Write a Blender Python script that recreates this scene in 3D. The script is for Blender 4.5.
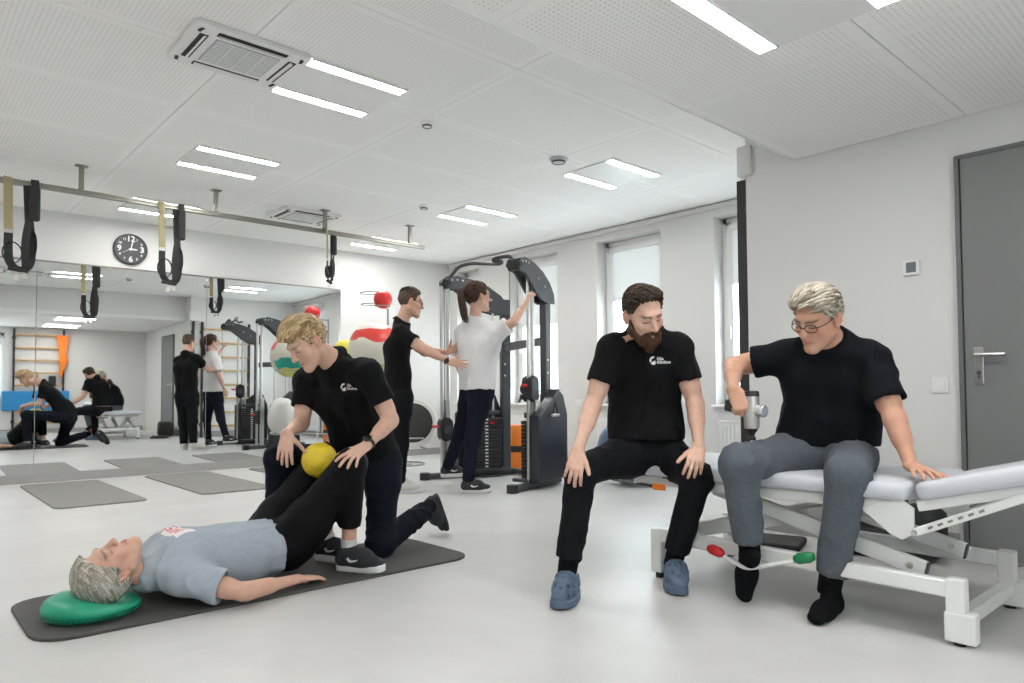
import bpy, bmesh, math, random
import numpy as np
from mathutils import Vector, Matrix
from mathutils.bvhtree import BVHTree

for o in list(bpy.data.objects): bpy.data.objects.remove(o)
SC = bpy.context.scene
COL = SC.collection
random.seed(7); RNG = np.random.RandomState(7)

# ------------------------------------------------------------------ camera
FPX, YAW, PITCH, ROLL, CY, CAMH = 709.36, math.radians(47.998), math.radians(1.957), math.radians(-0.3615), 369.16, 0.86
_f = np.array([math.cos(PITCH)*math.cos(YAW), math.cos(PITCH)*math.sin(YAW), math.sin(PITCH)])
_r = np.array([math.sin(YAW), -math.cos(YAW), 0.0])
_u = np.cross(_r, _f)
FW = _f; RT = math.cos(ROLL)*_r + math.sin(ROLL)*_u; UPV = math.cos(ROLL)*_u - math.sin(ROLL)*_r
EYE = np.array([0, 0, CAMH])
cam_data = bpy.data.cameras.new('camera'); cam = bpy.data.objects.new('camera', cam_data); COL.objects.link(cam)
cam.matrix_world = Matrix(((RT[0], UPV[0], -FW[0], 0), (RT[1], UPV[1], -FW[1], 0), (RT[2], UPV[2], -FW[2], CAMH), (0, 0, 0, 1)))
cam_data.sensor_width = 36.0; cam_data.lens = FPX/1024*36.0
cam_data.shift_y = (CY-341.5)/1024
cam_data.clip_start = 0.05; cam_data.clip_end = 200
SC.camera = cam

# ------------------------------------------------------------------ world, exposure
vs = SC.view_settings
vs.view_transform = 'Standard'; vs.look = 'None'; vs.gamma = 1.0; vs.use_curve_mapping = False
vs.exposure = 1.18
world = bpy.data.worlds.new('sky'); SC.world = world; world.use_nodes = True
wb = world.node_tree.nodes['Background']; wb.inputs[0].default_value = (0.86, 0.93, 1.0, 1); wb.inputs[1].default_value = 4.5
LIGHT_STRENGTH = 26.0
LIGHT_COLOR = (1.0, 0.985, 0.96, 1)

# ------------------------------------------------------------------ pixel helpers (a pixel gives a direction only)
def ray(px, py): return FW + (px-512)/FPX*RT - (py-CY)/FPX*UPV
def PX(px, py, depth): return EYE + ray(px, py)*depth
def flo(px, py, z=0.0):
    d = ray(px, py); return EYE + d*(z-CAMH)/d[2]
def onX(px, py, X): d = ray(px, py); return EYE + d*(X/d[0])
def onY(px, py, Y): d = ray(px, py); return EYE + d*(Y/d[1])
def reach(parent, px, py, L, near=True):
    d = ray(px, py); w = EYE-parent; a = d@d; b = 2*d@w; c = w@w-L*L; D = b*b-4*a*c
    if D < 0: t = -b/(2*a)
    else: t = (-b-math.sqrt(D))/(2*a) if near else (-b+math.sqrt(D))/(2*a)
    return EYE+d*t
def nz(v): v = np.asarray(v, float); return v/np.linalg.norm(v)
Z = np.array([0, 0, 1.0])

# ------------------------------------------------------------------ materials
MATS = {}
def mat(name, col, rough=0.6, metal=0.0, bump=None, var=None, spec=0.5, sheen=0, trans=0, coat=0, emit=None):
    """bump=(scale, strength) noise relief; var=(scale, amount) colour mottling"""
    if name in MATS: return MATS[name]
    m = bpy.data.materials.new(name); m.use_nodes = True; nt = m.node_tree; b = nt.nodes['Principled BSDF']
    b.inputs['Base Color'].default_value = (*col, 1); b.inputs['Roughness'].default_value = rough; b.inputs['Metallic'].default_value = metal
    b.inputs['Specular IOR Level'].default_value = spec
    if sheen: b.inputs['Sheen Weight'].default_value = sheen; b.inputs['Sheen Roughness'].default_value = 0.4
    if coat: b.inputs['Coat Weight'].default_value = coat; b.inputs['Coat Roughness'].default_value = 0.1
    if trans: b.inputs['Transmission Weight'].default_value = trans
    if emit: b.inputs['Emission Color'].default_value = (*emit[0], 1); b.inputs['Emission Strength'].default_value = emit[1]
    tc = nt.nodes.new('ShaderNodeTexCoord')
    if var:
        n = nt.nodes.new('ShaderNodeTexNoise'); n.inputs['Scale'].default_value = var[0]; n.inputs['Detail'].default_value = 4
        nt.links.new(tc.outputs['Object'], n.inputs['Vector'])
        r = nt.nodes.new('ShaderNodeMapRange'); r.inputs[1].default_value = 0.3; r.inputs[2].default_value = 0.7; r.inputs[3].default_value = 1-var[1]; r.inputs[4].default_value = 1+var[1]
        nt.links.new(n.outputs['Fac'], r.inputs[0])
        mx = nt.nodes.new('ShaderNodeVectorMath'); mx.operation = 'SCALE'; mx.inputs[0].default_value = col
        nt.links.new(r.outputs[0], mx.inputs['Scale']); nt.links.new(mx.outputs[0], b.inputs['Base Color'])
    if bump:
        n2 = nt.nodes.new('ShaderNodeTexNoise'); n2.inputs['Scale'].default_value = bump[0]; n2.inputs['Detail'].default_value = 3
        nt.links.new(tc.outputs['Object'], n2.inputs['Vector'])
        bp = nt.nodes.new('ShaderNodeBump'); bp.inputs['Strength'].default_value = bump[1]; bp.inputs['Distance'].default_value = 0.01
        nt.links.new(n2.outputs['Fac'], bp.inputs['Height']); nt.links.new(bp.outputs[0], b.inputs['Normal'])
    MATS[name] = m; return m

def vcol_mat(name, rough=0.5, sss=0.0, spec=0.4):
    if name in MATS: return MATS[name]
    m = bpy.data.materials.new(name); m.use_nodes = True; nt = m.node_tree; b = nt.nodes['Principled BSDF']
    a = nt.nodes.new('ShaderNodeAttribute'); a.attribute_name = 'Col'
    tc = nt.nodes.new('ShaderNodeTexCoord'); n = nt.nodes.new('ShaderNodeTexNoise'); n.inputs['Scale'].default_value = 45; n.inputs['Detail'].default_value = 5
    nt.links.new(tc.outputs['Object'], n.inputs['Vector'])
    r = nt.nodes.new('ShaderNodeMapRange'); r.inputs[1].default_value = 0.3; r.inputs[2].default_value = 0.7; r.inputs[3].default_value = 0.93; r.inputs[4].default_value = 1.06
    nt.links.new(n.outputs['Fac'], r.inputs[0])
    mx = nt.nodes.new('ShaderNodeVectorMath'); mx.operation = 'SCALE'
    nt.links.new(a.outputs['Color'], mx.inputs[0]); nt.links.new(r.outputs[0], mx.inputs['Scale']); nt.links.new(mx.outputs[0], b.inputs['Base Color'])
    b.inputs['Roughness'].default_value = rough; b.inputs['Specular IOR Level'].default_value = spec
    if sss:
        b.inputs['Subsurface Weight'].default_value = sss; b.inputs['Subsurface Radius'].default_value = (1.0, 0.35, 0.2); b.inputs['Subsurface Scale'].default_value = 0.01
    MATS[name] = m; return m

def floor_mat():
    m = bpy.data.materials.new('floor_vinyl'); m.use_nodes = True; nt = m.node_tree; b = nt.nodes['Principled BSDF']
    tc = nt.nodes.new('ShaderNodeTexCoord')
    n1 = nt.nodes.new('ShaderNodeTexNoise'); n1.inputs['Scale'].default_value = 1.6; n1.inputs['Detail'].default_value = 6; n1.inputs['Roughness'].default_value = 0.6
    n2 = nt.nodes.new('ShaderNodeTexNoise'); n2.inputs['Scale'].default_value = 160; n2.inputs['Detail'].default_value = 2
    for n in (n1, n2): nt.links.new(tc.outputs['Object'], n.inputs['Vector'])
    ad = nt.nodes.new('ShaderNodeMath'); ad.operation = 'MULTIPLY_ADD'; ad.inputs[1].default_value = 0.5
    nt.links.new(n2.outputs['Fac'], ad.inputs[0]); nt.links.new(n1.outputs['Fac'], ad.inputs[2])
    cr = nt.nodes.new('ShaderNodeValToRGB'); cr.color_ramp.elements[0].position = 0.45; cr.color_ramp.elements[1].position = 1.05
    cr.color_ramp.elements[0].color = (0.495, 0.49, 0.478, 1); cr.color_ramp.elements[1].color = (0.615, 0.608, 0.596, 1)
    nt.links.new(ad.outputs[0], cr.inputs[0]); nt.links.new(cr.outputs[0], b.inputs['Base Color'])
    b.inputs['Roughness'].default_value = 0.38; b.inputs['Specular IOR Level'].default_value = 0.35
    return m

def perforated_mat(hx, hy):
    """white acoustic board with a field of small round holes inside a plain margin; object coords, board centred at its origin"""
    m = bpy.data.materials.new('perforated_board'); m.use_nodes = True; nt = m.node_tree; b = nt.nodes['Principled BSDF']; L = nt.links
    tc = nt.nodes.new('ShaderNodeTexCoord'); sp = nt.nodes.new('ShaderNodeSeparateXYZ'); L.new(tc.outputs['Object'], sp.inputs[0])
    def M(op, a, b_=None, c=None):
        n = nt.nodes.new('ShaderNodeMath'); n.operation = op
        for i, v in enumerate((a, b_, c)):
            if v is None: continue
            if isinstance(v, (int, float)): n.inputs[i].default_value = v
            else: L.new(v, n.inputs[i])
        return n.outputs[0]
    S = 0.024
    dd = []; inside = None
    for ax, half in ((0, hx), (1, hy)):
        c = sp.outputs[ax]
        fr = M('SUBTRACT', M('FRACT', M('MULTIPLY_ADD', c, 1/S, 50.0)), 0.5)
        dd.append(M('MULTIPLY', fr, fr))
        ins = M('LESS_THAN', M('ABSOLUTE', c), half-0.055)
        inside = ins if inside is None else M('MULTIPLY', inside, ins)
    hole = M('MULTIPLY', M('LESS_THAN', M('SQRT', M('ADD', dd[0], dd[1])), 0.23), inside)
    mix = nt.nodes.new('ShaderNodeMix'); mix.data_type = 'RGBA'
    mix.inputs[6].default_value = (0.92, 0.915, 0.895, 1); mix.inputs[7].default_value = (0.74, 0.735, 0.715, 1)
    L.new(hole, mix.inputs[0]); L.new(mix.outputs[2], b.inputs['Base Color'])
    b.inputs['Roughness'].default_value = 0.85; b.inputs['Specular IOR Level'].default_value = 0.2
    return m

# ------------------------------------------------------------------ mesh helpers
def obj(name, me, material=None, parent=None):
    if isinstance(me, bmesh.types.BMesh):
        bm = me; me = bpy.data.meshes.new(name); bm.to_mesh(me); bm.free()
    o = bpy.data.objects.new(name, me); COL.objects.link(o)
    if material: 
        if len(me.materials) == 0: me.materials.append(material)
    if parent: o.parent = parent
    return o
def tag(o, label=None, cat=None, group=None, kind=None):
    if label: o['label'] = label
    if cat: o['category'] = cat
    if group: o['group'] = group
    if kind: o['kind'] = kind
    return o
def empty(name, loc=(0, 0, 0), rotz=0.0):
    o = bpy.data.objects.new(name, None); COL.objects.link(o); o.location = Vector([float(v) for v in loc]); o.rotation_euler = (0, 0, rotz); o.empty_display_size = 0.1
    return o
def thing(name, label, cat, loc=(0, 0, 0), rotz=0.0, group=None):
    return tag(empty(name, loc, rotz), label, cat, group)
def structure(o): o['kind'] = 'structure'; return o
def copy_tree(o, parent=None):
    c = o.copy(); COL.objects.link(c); c.parent = parent
    for ch in list(o.children): copy_tree(ch, c)
    return c
def B(): return bmesh.new()
def smooth(o, ang=40):
    me = o.data
    me.polygons.foreach_set('use_smooth', [True]*len(me.polygons))
    try: me.set_sharp_from_angle(angle=math.radians(ang))
    except Exception: pass
    return o
def frame_mat(c, x, y, z):
    return Matrix(((x[0], y[0], z[0], c[0]), (x[1], y[1], z[1], c[1]), (x[2], y[2], z[2], c[2]), (0, 0, 0, 1)))
def box(bm, c, s, bev=0.0, rot=None, seg=2):
    """rot: 3x3 / 4x4 rotation or a z angle"""
    M = Matrix.Translation(Vector([float(v) for v in c]))
    if rot is not None:
        if isinstance(rot, (int, float)): M = M @ Matrix.Rotation(rot, 4, 'Z')
        else: M = M @ rot.to_4x4()
    M = M @ Matrix.Diagonal((s[0], s[1], s[2], 1))
    g = bmesh.ops.create_cube(bm, size=1.0, matrix=M)
    if bev > 0:
        es = list({e for v in g['verts'] for e in v.link_edges})
        bmesh.ops.bevel(bm, geom=es, offset=min(bev, min(s)*0.45), segments=seg, affect='EDGES', profile=0.5)
    return bm
def axes_from(d, hint=None):
    d = nz(d)
    h = np.array([0, 0, 1.0]) if hint is None else np.asarray(hint, float)
    if abs(d@nz(h)) > 0.97: h = np.array([1.0, 0, 0]) if abs(d[0]) < 0.9 else np.array([0, 1.0, 0])
    x = nz(np.cross(h, d)); y = np.cross(d, x)
    return x, y, d
def beam(bm, a, b, w, h, bev=0.003, hint=None):
    """rectangular bar a->b, w across, h along the hint direction"""
    a = np.asarray(a, float); b = np.asarray(b, float)
    x, y, d = axes_from(b-a, hint); L = np.linalg.norm(b-a)
    R = Matrix(((x[0], y[0], d[0]), (x[1], y[1], d[1]), (x[2], y[2], d[2])))
    return box(bm, (a+b)/2, (w, h, L), bev, R, 1)
def cyl(bm, a, b, r, r2=None, n=20, caps=True):
    a = np.asarray(a, float); b = np.asarray(b, float); x, y, d = axes_from(b-a); r2 = r if r2 is None else r2
    ra = []; rb = []
    for i in range(n):
        t = 2*math.pi*i/n; o = x*math.cos(t)+y*math.sin(t)
        ra.append(bm.verts.new(a+o*r)); rb.append(bm.verts.new(b+o*r2))
    for i in range(n): bm.faces.new((ra[i], ra[(i+1) % n], rb[(i+1) % n], rb[i]))
    if caps: bm.faces.new(ra[::-1]); bm.faces.new(rb)
    return bm
def tube(bm, pts, r, n=10, closed=False, flat=None):
    """round (or elliptical: flat=(w,h,hint)) tube along points"""
    pts = [np.asarray(p, float) for p in pts]; N = len(pts); rings = []
    hint = np.array([0, 0, 1.0]) if flat is None or len(flat) < 3 else np.asarray(flat[2], float)
    px = None
    for i, p in enumerate(pts):
        if closed: d = pts[(i+1) % N]-pts[i-1]
        else: d = pts[min(i+1, N-1)]-pts[max(i-1, 0)]
        d = nz(d)
        if flat is not None:
            x, y, _ = axes_from(d, hint)
        elif px is None: x, y, _ = axes_from(d)
        else:
            x = px-d*(px@d); x = nz(x); y = np.cross(d, x)
        px = x
        rr = r[i] if isinstance(r, (list, tuple, np.ndarray)) else r
        w, h = (rr, rr) if flat is None else (flat[0], flat[1])
        rings.append([bm.verts.new(p + x*math.cos(2*math.pi*k/n)*w + y*math.sin(2*math.pi*k/n)*h) for k in range(n)])
    m = N if closed else N-1
    for i in range(m):
        A = rings[i]; C = rings[(i+1) % N]
        for k in range(n): bm.faces.new((A[k], A[(k+1) % n], C[(k+1) % n], C[k]))
    if not closed: bm.faces.new(rings[0][::-1]); bm.faces.new(rings[-1])
    return bm
def spline(pts, n=8):
    """Catmull-Rom through points"""
    P = [np.asarray(p, float) for p in pts]; P = [2*P[0]-P[1]]+P+[2*P[-1]-P[-2]]; out = []
    for i in range(1, len(P)-2):
        for k in range(n):
            t = k/n; a, b, c, d = P[i-1], P[i], P[i+1], P[i+2]
            out.append(0.5*((2*b)+(c-a)*t+(2*a-5*b+4*c-d)*t*t+(3*b-a-3*c+d)*t**3))
    out.append(P[-2]); return out
def lathe(bm, prof, c=(0, 0, 0), n=32, axis=None):
    """profile [(r,z)] around an axis through c"""
    c = np.asarray(c, float); x, y, d = axes_from(Z if axis is None else axis, np.array([1.0, 0, 0]) if axis is None else None); rings = []
    for r, z in prof:
        if r < 1e-6: rings.append([bm.verts.new(c+d*z)])
        else: rings.append([bm.verts.new(c+d*z+(x*math.cos(2*math.pi*k/n)+y*math.sin(2*math.pi*k/n))*r) for k in range(n)])
    for A, C in zip(rings, rings[1:]):
        for k in range(n):
            k2 = (k+1) % n
            if len(A) == 1 and len(C) == 1: continue
            if len(A) == 1: bm.faces.new((A[0], C[k2], C[k]))
            elif len(C) == 1: bm.faces.new((A[k], A[k2], C[0]))
            else: bm.faces.new((A[k], A[k2], C[k2], C[k]))
    bmesh.ops.recalc_face_normals(bm, faces=bm.faces)
    return bm
def prism(bm, poly, o, ex, ey, ez, h, bev=0.0):
    """extrude a 2D polygon (in ex,ey from o) by h along ez"""
    o, ex, ey, ez = [np.asarray(v, float) for v in (o, ex, ey, ez)]
    a = [bm.verts.new(o+ex*p[0]+ey*p[1]) for p in poly]; b = [bm.verts.new(o+ex*p[0]+ey*p[1]+ez*h) for p in poly]; n = len(poly)
    fs = [bm.faces.new(a[::-1]), bm.faces.new(b)]
    for i in range(n): fs.append(bm.faces.new((a[i], a[(i+1) % n], b[(i+1) % n], b[i])))
    bmesh.ops.recalc_face_normals(bm, faces=fs)
    if bev > 0:
        es = [e for e in fs[0].edges]+[e for e in fs[1].edges]
        bmesh.ops.bevel(bm, geom=es, offset=bev, segments=2, affect='EDGES', profile=0.5)
    return bm
def rrect(w, h, r, n=5):
    out = []
    for cx, cy, a0 in ((w/2-r, h/2-r, 0), (-w/2+r, h/2-r, 90), (-w/2+r, -h/2+r, 180), (w/2-r, -h/2+r, 270)):
        for k in range(n+1):
            a = math.radians(a0+90*k/n); out.append((cx+r*math.cos(a), cy+r*math.sin(a)))
    return out
def simple(name, fn, material, parent=None, sm=None):
    bm = B(); fn(bm); o = obj(name, bm, material, parent)
    if sm: smooth(o, sm)
    return o
def text_mesh(txt, size, extrude=0.0, align='CENTER', bold=0.0):
    cu = bpy.data.curves.new('txt', 'FONT'); cu.body = txt; cu.size = size; cu.extrude = extrude; cu.align_x = align; cu.align_y = 'CENTER'; cu.offset = bold; cu.resolution_u = 3
    o = bpy.data.objects.new('txt', cu); COL.objects.link(o)
    dg = bpy.context.evaluated_depsgraph_get(); me = bpy.data.meshes.new_from_object(o.evaluated_get(dg))
    bpy.data.objects.remove(o); return me

M_WALL = mat('wall_paint', (0.74, 0.735, 0.72), 0.8, bump=(90, 0.05), spec=0.25)
M_WHITE = mat('white_plastic', (0.82, 0.82, 0.81), 0.35)
M_WMETAL = mat('white_powder_coat', (0.80, 0.80, 0.78), 0.35)
M_BLACK = mat('black_rubber', (0.018, 0.018, 0.019), 0.55)
M_DARK = mat('dark_grey_steel', (0.055, 0.06, 0.066), 0.4)
M_CHROME = mat('brushed_steel', (0.62, 0.62, 0.6), 0.28, 1.0)
M_STEEL = mat('galvanised_rail', (0.30, 0.29, 0.26), 0.4, 0.9)
M_GREYDOOR = mat('grey_door_paint', (0.195, 0.197, 0.20), 0.5, bump=(150, 0.03))
M_BASEB = mat('grey_vinyl_skirting', (0.36, 0.355, 0.345), 0.5)
M_WOOD = mat('beech_rung', (0.58, 0.39, 0.18), 0.45, var=(14, 0.15))
M_ORANGE = mat('orange_plastic', (0.85, 0.22, 0.02), 0.45)
M_RED = mat('red_plastic', (0.55, 0.015, 0.02), 0.35)
M_GREEN = mat('green_plastic', (0.01, 0.20, 0.07), 0.35)
M_BLUE = mat('blue_mat_vinyl', (0.02, 0.24, 0.55), 0.5)

# ================================================================== ROOM
CEIL, LOWC, LOWY = 2.75, 2.29, 2.04
XW, XN, YEND, YREAR, XLEFT = 6.25, 4.197, 2.375, -1.5, -2.5
MA = -0.029                                   # the mirror wall is a touch off square
MP0 = np.array([0.931, 8.471, 0.0]); MT = np.array([math.cos(MA), math.sin(MA), 0]); MN = np.array([-MT[1], MT[0], 0])
def onwall(s, off, z): return MP0 + MT*(s-0.931) - MN*off + Z*z      # s ~ X along the mirror wall, off = distance into the room

structure(simple('floor', lambda b: box(b, (2.0, 3.6, -0.05), (9.6, 10.8, 0.1)), floor_mat()))
structure(simple('wall_back', lambda b: box(b, onwall(2.0, -0.06, CEIL/2), (9.6, 0.12, CEIL), rot=MA), M_WALL))
structure(simple('wall_left', lambda b: box(b, (XLEFT-0.06, 3.5, CEIL/2), (0.12, 10.4, CEIL)), M_WALL))
def nearwall(b):
    box(b, ((XN+6.8)/2, (YREAR+YEND)/2, CEIL/2), (6.8-XN, YEND-YREAR, CEIL))
structure(simple('wall_near', nearwall, M_WALL))
# wall behind the camera with a window opening
RW = (0.35, 1.60, 0.75, 2.15)
def rearwall(b):
    y = YREAR-0.15
    box(b, ((XLEFT+RW[0])/2, y, CEIL/2), (RW[0]-XLEFT, 0.3, CEIL)); box(b, ((RW[1]+XN)/2, y, CEIL/2), (XN-RW[1], 0.3, CEIL))
    box(b, ((RW[0]+RW[1])/2, y, RW[2]/2), (RW[1]-RW[0], 0.3, RW[2])); box(b, ((RW[0]+RW[1])/2, y, (RW[3]+CEIL)/2), (RW[1]-RW[0], 0.3, CEIL-RW[3]))
structure(simple('wall_rear', rearwall, M_WALL))
# window wall: openings in Y
OPEN = [(3.0, 3.9), (4.55, 5.45), (6.1, 7.0), (7.62, 8.12)]
WZ0, WZ1 = 0.73, 2.62
def winwall(b):
    x = XW+0.15; y0 = YEND-0.05
    for a, c in OPEN:
        box(b, (x, (y0+a)/2, CEIL/2), (0.3, a-y0, CEIL)); y0 = c
        box(b, (x, (a+c)/2, WZ0/2), (0.3, c-a, WZ0)); box(b, (x, (a+c)/2, (WZ1+CEIL)/2), (0.3, c-a, CEIL-WZ1))
    box(b, (x, (y0+8.7)/2, CEIL/2), (0.3, 8.7-y0, CEIL))
structure(simple('wall_right', winwall, M_WALL))
# skirting
structure(simple('baseboard_back', lambda b: box(b, onwall(2.2, 0.006, 0.045), (8.2, 0.012, 0.09), 0.003, MA), M_BASEB))
structure(simple('baseboard_right', lambda b: box(b, (XW-0.006, (YEND+8.3)/2, 0.045), (0.012, 8.3-YEND, 0.09), 0.003), M_BASEB))
structure(simple('baseboard_near', lambda b: (box(b, (XN-0.006, (1.2+YEND)/2, 0.06), (0.012, YEND-1.2, 0.12), 0.003), box(b, (5.2, YEND+0.006, 0.06), (2.0, 0.012, 0.12), 0.003)), M_BASEB))
structure(simple('baseboard_rear', lambda b: box(b, (0.85, YREAR+0.006, 0.045), (6.6, 0.012, 0.09), 0.003), M_BASEB))

# ceilings: boards of their own, with open joints
M_PERF = perforated_mat(0.645, 0.458)
ce = structure(simple('ceiling', lambda b: box(b, (2.1, 5.4, CEIL+0.06), (9.6, 6.9, 0.1)), M_WALL))
lc = structure(simple('ceiling', lambda b: box(b, (0.85, (LOWY-1.7)/2, (LOWC+CEIL)/2+0.02), (6.75, LOWY+1.7, CEIL-LOWC-0.02)), M_WALL))
bm = B(); box(bm, (0, 0, 0), (1.297, 0.922, 0.012), 0.002, seg=1); panel_me = bpy.data.meshes.new('ceiling_panel'); bm.to_mesh(panel_me); bm.free(); panel_me.materials.append(M_PERF)
for i in range(-3, 4):
    for j in range(0, 7):
        x = 2.11+1.3*i; y = 2.06+0.475+0.925*j
        if x > 6.3: continue
        o = obj('ceiling_panel', panel_me, None, ce); o.location = (x, y, CEIL+0.004)
for i in range(-3, 2):
    for j in range(4):
        x = 2.11+1.3*i+0.3; y = LOWY-0.4625-0.925*j
        o = obj('ceiling_panel', panel_me, None, lc); o.location = (min(x, 3.54), y, LOWC+0.003)
structure(simple('trim_1', lambda b: box(b, (0.85, LOWY+0.004, LOWC+0.02), (6.65, 0.012, 0.06), 0.002), M_WHITE))
structure(simple('trim_2', lambda b: box(b, (XN+0.05, YEND+0.0, 2.36), (0.16, 0.1, 0.2), 0.012), M_WALL))
structure(simple('trim_3', lambda b: (box(b, (XW-0.02, 5.3, 2.715), (0.05, 5.9, 0.045), 0.004)), M_WALL))

# windows in the window wall
def glass_mat():
    m = bpy.data.materials.new('window_glass'); m.use_nodes = True; nt = m.node_tree; nt.nodes.clear()
    o = nt.nodes.new('ShaderNodeOutputMaterial'); mx = nt.nodes.new('ShaderNodeMixShader'); t = nt.nodes.new('ShaderNodeBsdfTransparent'); g = nt.nodes.new('ShaderNodeBsdfGlossy')
    t.inputs[0].default_value = (0.93, 0.96, 0.95, 1); g.inputs['Roughness'].default_value = 0.02; mx.inputs[0].default_value = 0.07
    nt.links.new(t.outputs[0], mx.inputs[1]); nt.links.new(g.outputs[0], mx.inputs[2]); nt.links.new(mx.outputs[0], o.inputs[0]); return m
def blind_mat():
    m = bpy.data.materials.new('roller_blind_fabric'); m.use_nodes = True; nt = m.node_tree; nt.nodes.clear()
    o = nt.nodes.new('ShaderNodeOutputMaterial'); mx = nt.nodes.new('ShaderNodeMixShader'); d = nt.nodes.new('ShaderNodeBsdfDiffuse'); t = nt.nodes.new('ShaderNodeBsdfTranslucent')
    d.inputs[0].default_value = (0.74, 0.74, 0.73, 1); t.inputs[0].default_value = (0.55, 0.55, 0.54, 1); mx.inputs[0].default_value = 0.45
    nt.links.new(d.outputs[0], mx.inputs[1]); nt.links.new(t.outputs[0], mx.inputs[2]); nt.links.new(mx.outputs[0], o.inputs[0]); return m
M_GLASS = glass_mat(); M_BLIND = blind_mat()
def frame_rect(b, x, y0, y1, z0, z1, w, d, axis='X'):
    def bx(c, s):
        if axis == 'X': box(b, (x, c[0], c[1]), (d, s[0], s[1]), 0.006, seg=1)
        else: box(b, (c[0], x, c[1]), (s[0], d, s[1]), 0.006, seg=1)
    bx(((y0+y1)/2, z0+w/2), (y1-y0, w)); bx(((y0+y1)/2, z1-w/2), (y1-y0, w)); bx((y0+w/2, (z0+z1)/2), (w, z1-z0)); bx((y1-w/2, (z0+z1)/2), (w, z1-z0))
for k, (a, c) in enumerate(OPEN):
    w = structure(empty('window_%d' % (k+1), (XW+0.2, (a+c)/2, WZ0)))
    def wp(name, fn, m, par=w):
        o = simple(name, fn, m, par); o.matrix_parent_inverse = Matrix.Translation(-Vector((XW+0.2, (a+c)/2, WZ0))); return o
    wp('window_frame', lambda b: frame_rect(b, XW+0.20, a, c, WZ0, WZ1, 0.06, 0.08), M_WHITE)
    wp('sash', lambda b: frame_rect(b, XW+0.175, a+0.045, c-0.045, WZ0+0.045, WZ1-0.045, 0.075, 0.06), M_WHITE)
    wp('pane', lambda b: box(b, (XW+0.18, (a+c)/2, (WZ0+WZ1)/2), (0.008, c-a-0.2, WZ1-WZ0-0.2)), M_GLASS)
    zb = {0: 1.95, 1: 1.93, 2: 1.75, 3: 1.95}[k]
    wp('blind', lambda b: box(b, (XW+0.150, (a+c)/2, (zb+WZ1-0.1)/2), (0.004, c-a-0.17, WZ1-0.1-zb)), M_BLIND)
    wp('blind_cassette', lambda b: (box(b, (XW+0.14, (a+c)/2, WZ1-0.10), (0.035, c-a-0.15, 0.06), 0.008), box(b, (XW+0.150, (a+c)/2, zb), (0.01, c-a-0.17, 0.018), 0.003)), M_WHITE)
    wp('window_sill', lambda b: box(b, (XW+0.05, (a+c)/2, WZ0-0.01), (0.2, c-a+0.06, 0.025), 0.006), M_WHITE)
    wp('window_handle', lambda b: (box(b, (XW+0.143, c-0.09, 1.5), (0.012, 0.028, 0.07), 0.004), box(b, (XW+0.125, c-0.09, 1.455), (0.02, 0.022, 0.13), 0.006)), M_WHITE)
w = structure(empty('window_5', (0.96, YREAR, RW[2])))
def wp(name, fn, m):
    o = simple(name, fn, m, w); o.matrix_parent_inverse = Matrix.Translation(-Vector((0.96, YREAR, RW[2]))); return o
wp('window_frame', lambda b: frame_rect(b, YREAR-0.12, RW[0], RW[1], RW[2], RW[3], 0.07, 0.08, 'Y'), M_WHITE)
wp('pane', lambda b: box(b, ((RW[0]+RW[1])/2, YREAR-0.12, (RW[2]+RW[3])/2), (RW[1]-RW[0]-0.13, 0.008, RW[3]-RW[2]-0.13)), M_GLASS)
wp('blind', lambda b: box(b, ((RW[0]+RW[1])/2, YREAR-0.07, RW[3]-0.17), (RW[1]-RW[0]-0.12, 0.004, 0.2)), M_BLIND)
wp('window_sill', lambda b: box(b, ((RW[0]+RW[1])/2, YREAR-0.02, RW[2]-0.01), (RW[1]-RW[0]+0.06, 0.2, 0.025), 0.006), M_WHITE)

# radiators under two windows
for k, (yc, W_, lab) in enumerate(((3.35, 0.95, 'white ribbed panel radiator under the window beside the near wall'), (5.0, 0.8, 'white ribbed panel radiator on the window wall behind the bearded man'), (6.85, 0.8, 'white ribbed panel radiator under the window behind the cable machine'))):
    t = thing('radiator', lab, 'radiator', (XW-0.06, yc, 0.1), 0, 'panel radiators under the windows')
    simple('panel', lambda b: box(b, (0, 0, 0.24), (0.05, W_, 0.46), 0.008), M_WHITE, t)
    def ribs(b):
        n = int(W_/0.045)
        for i in range(n): box(b, (-0.028, -W_/2+0.03+i*(W_-0.06)/(n-1), 0.23), (0.01, 0.022, 0.40), 0.004, seg=1)
    simple('ribs', ribs, M_WHITE, t)
    simple('grille', lambda b: box(b, (0, 0, 0.475), (0.06, W_+0.005, 0.012), 0.003), M_WHITE, t)
    for s in (-1, 1): simple('bracket', lambda b: box(b, (0.042, s*W_*0.35, 0.24), (0.034, 0.03, 0.3)), M_WHITE, t)
    simple('pipe', lambda b: (cyl(b, (0, W_/2-0.05, -0.1), (0, W_/2-0.05, 0.02), 0.009, n=10), cyl(b, (0, W_/2-0.1, -0.1), (0, W_/2-0.1, 0.02), 0.009, n=10)), M_WHITE, t)

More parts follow.
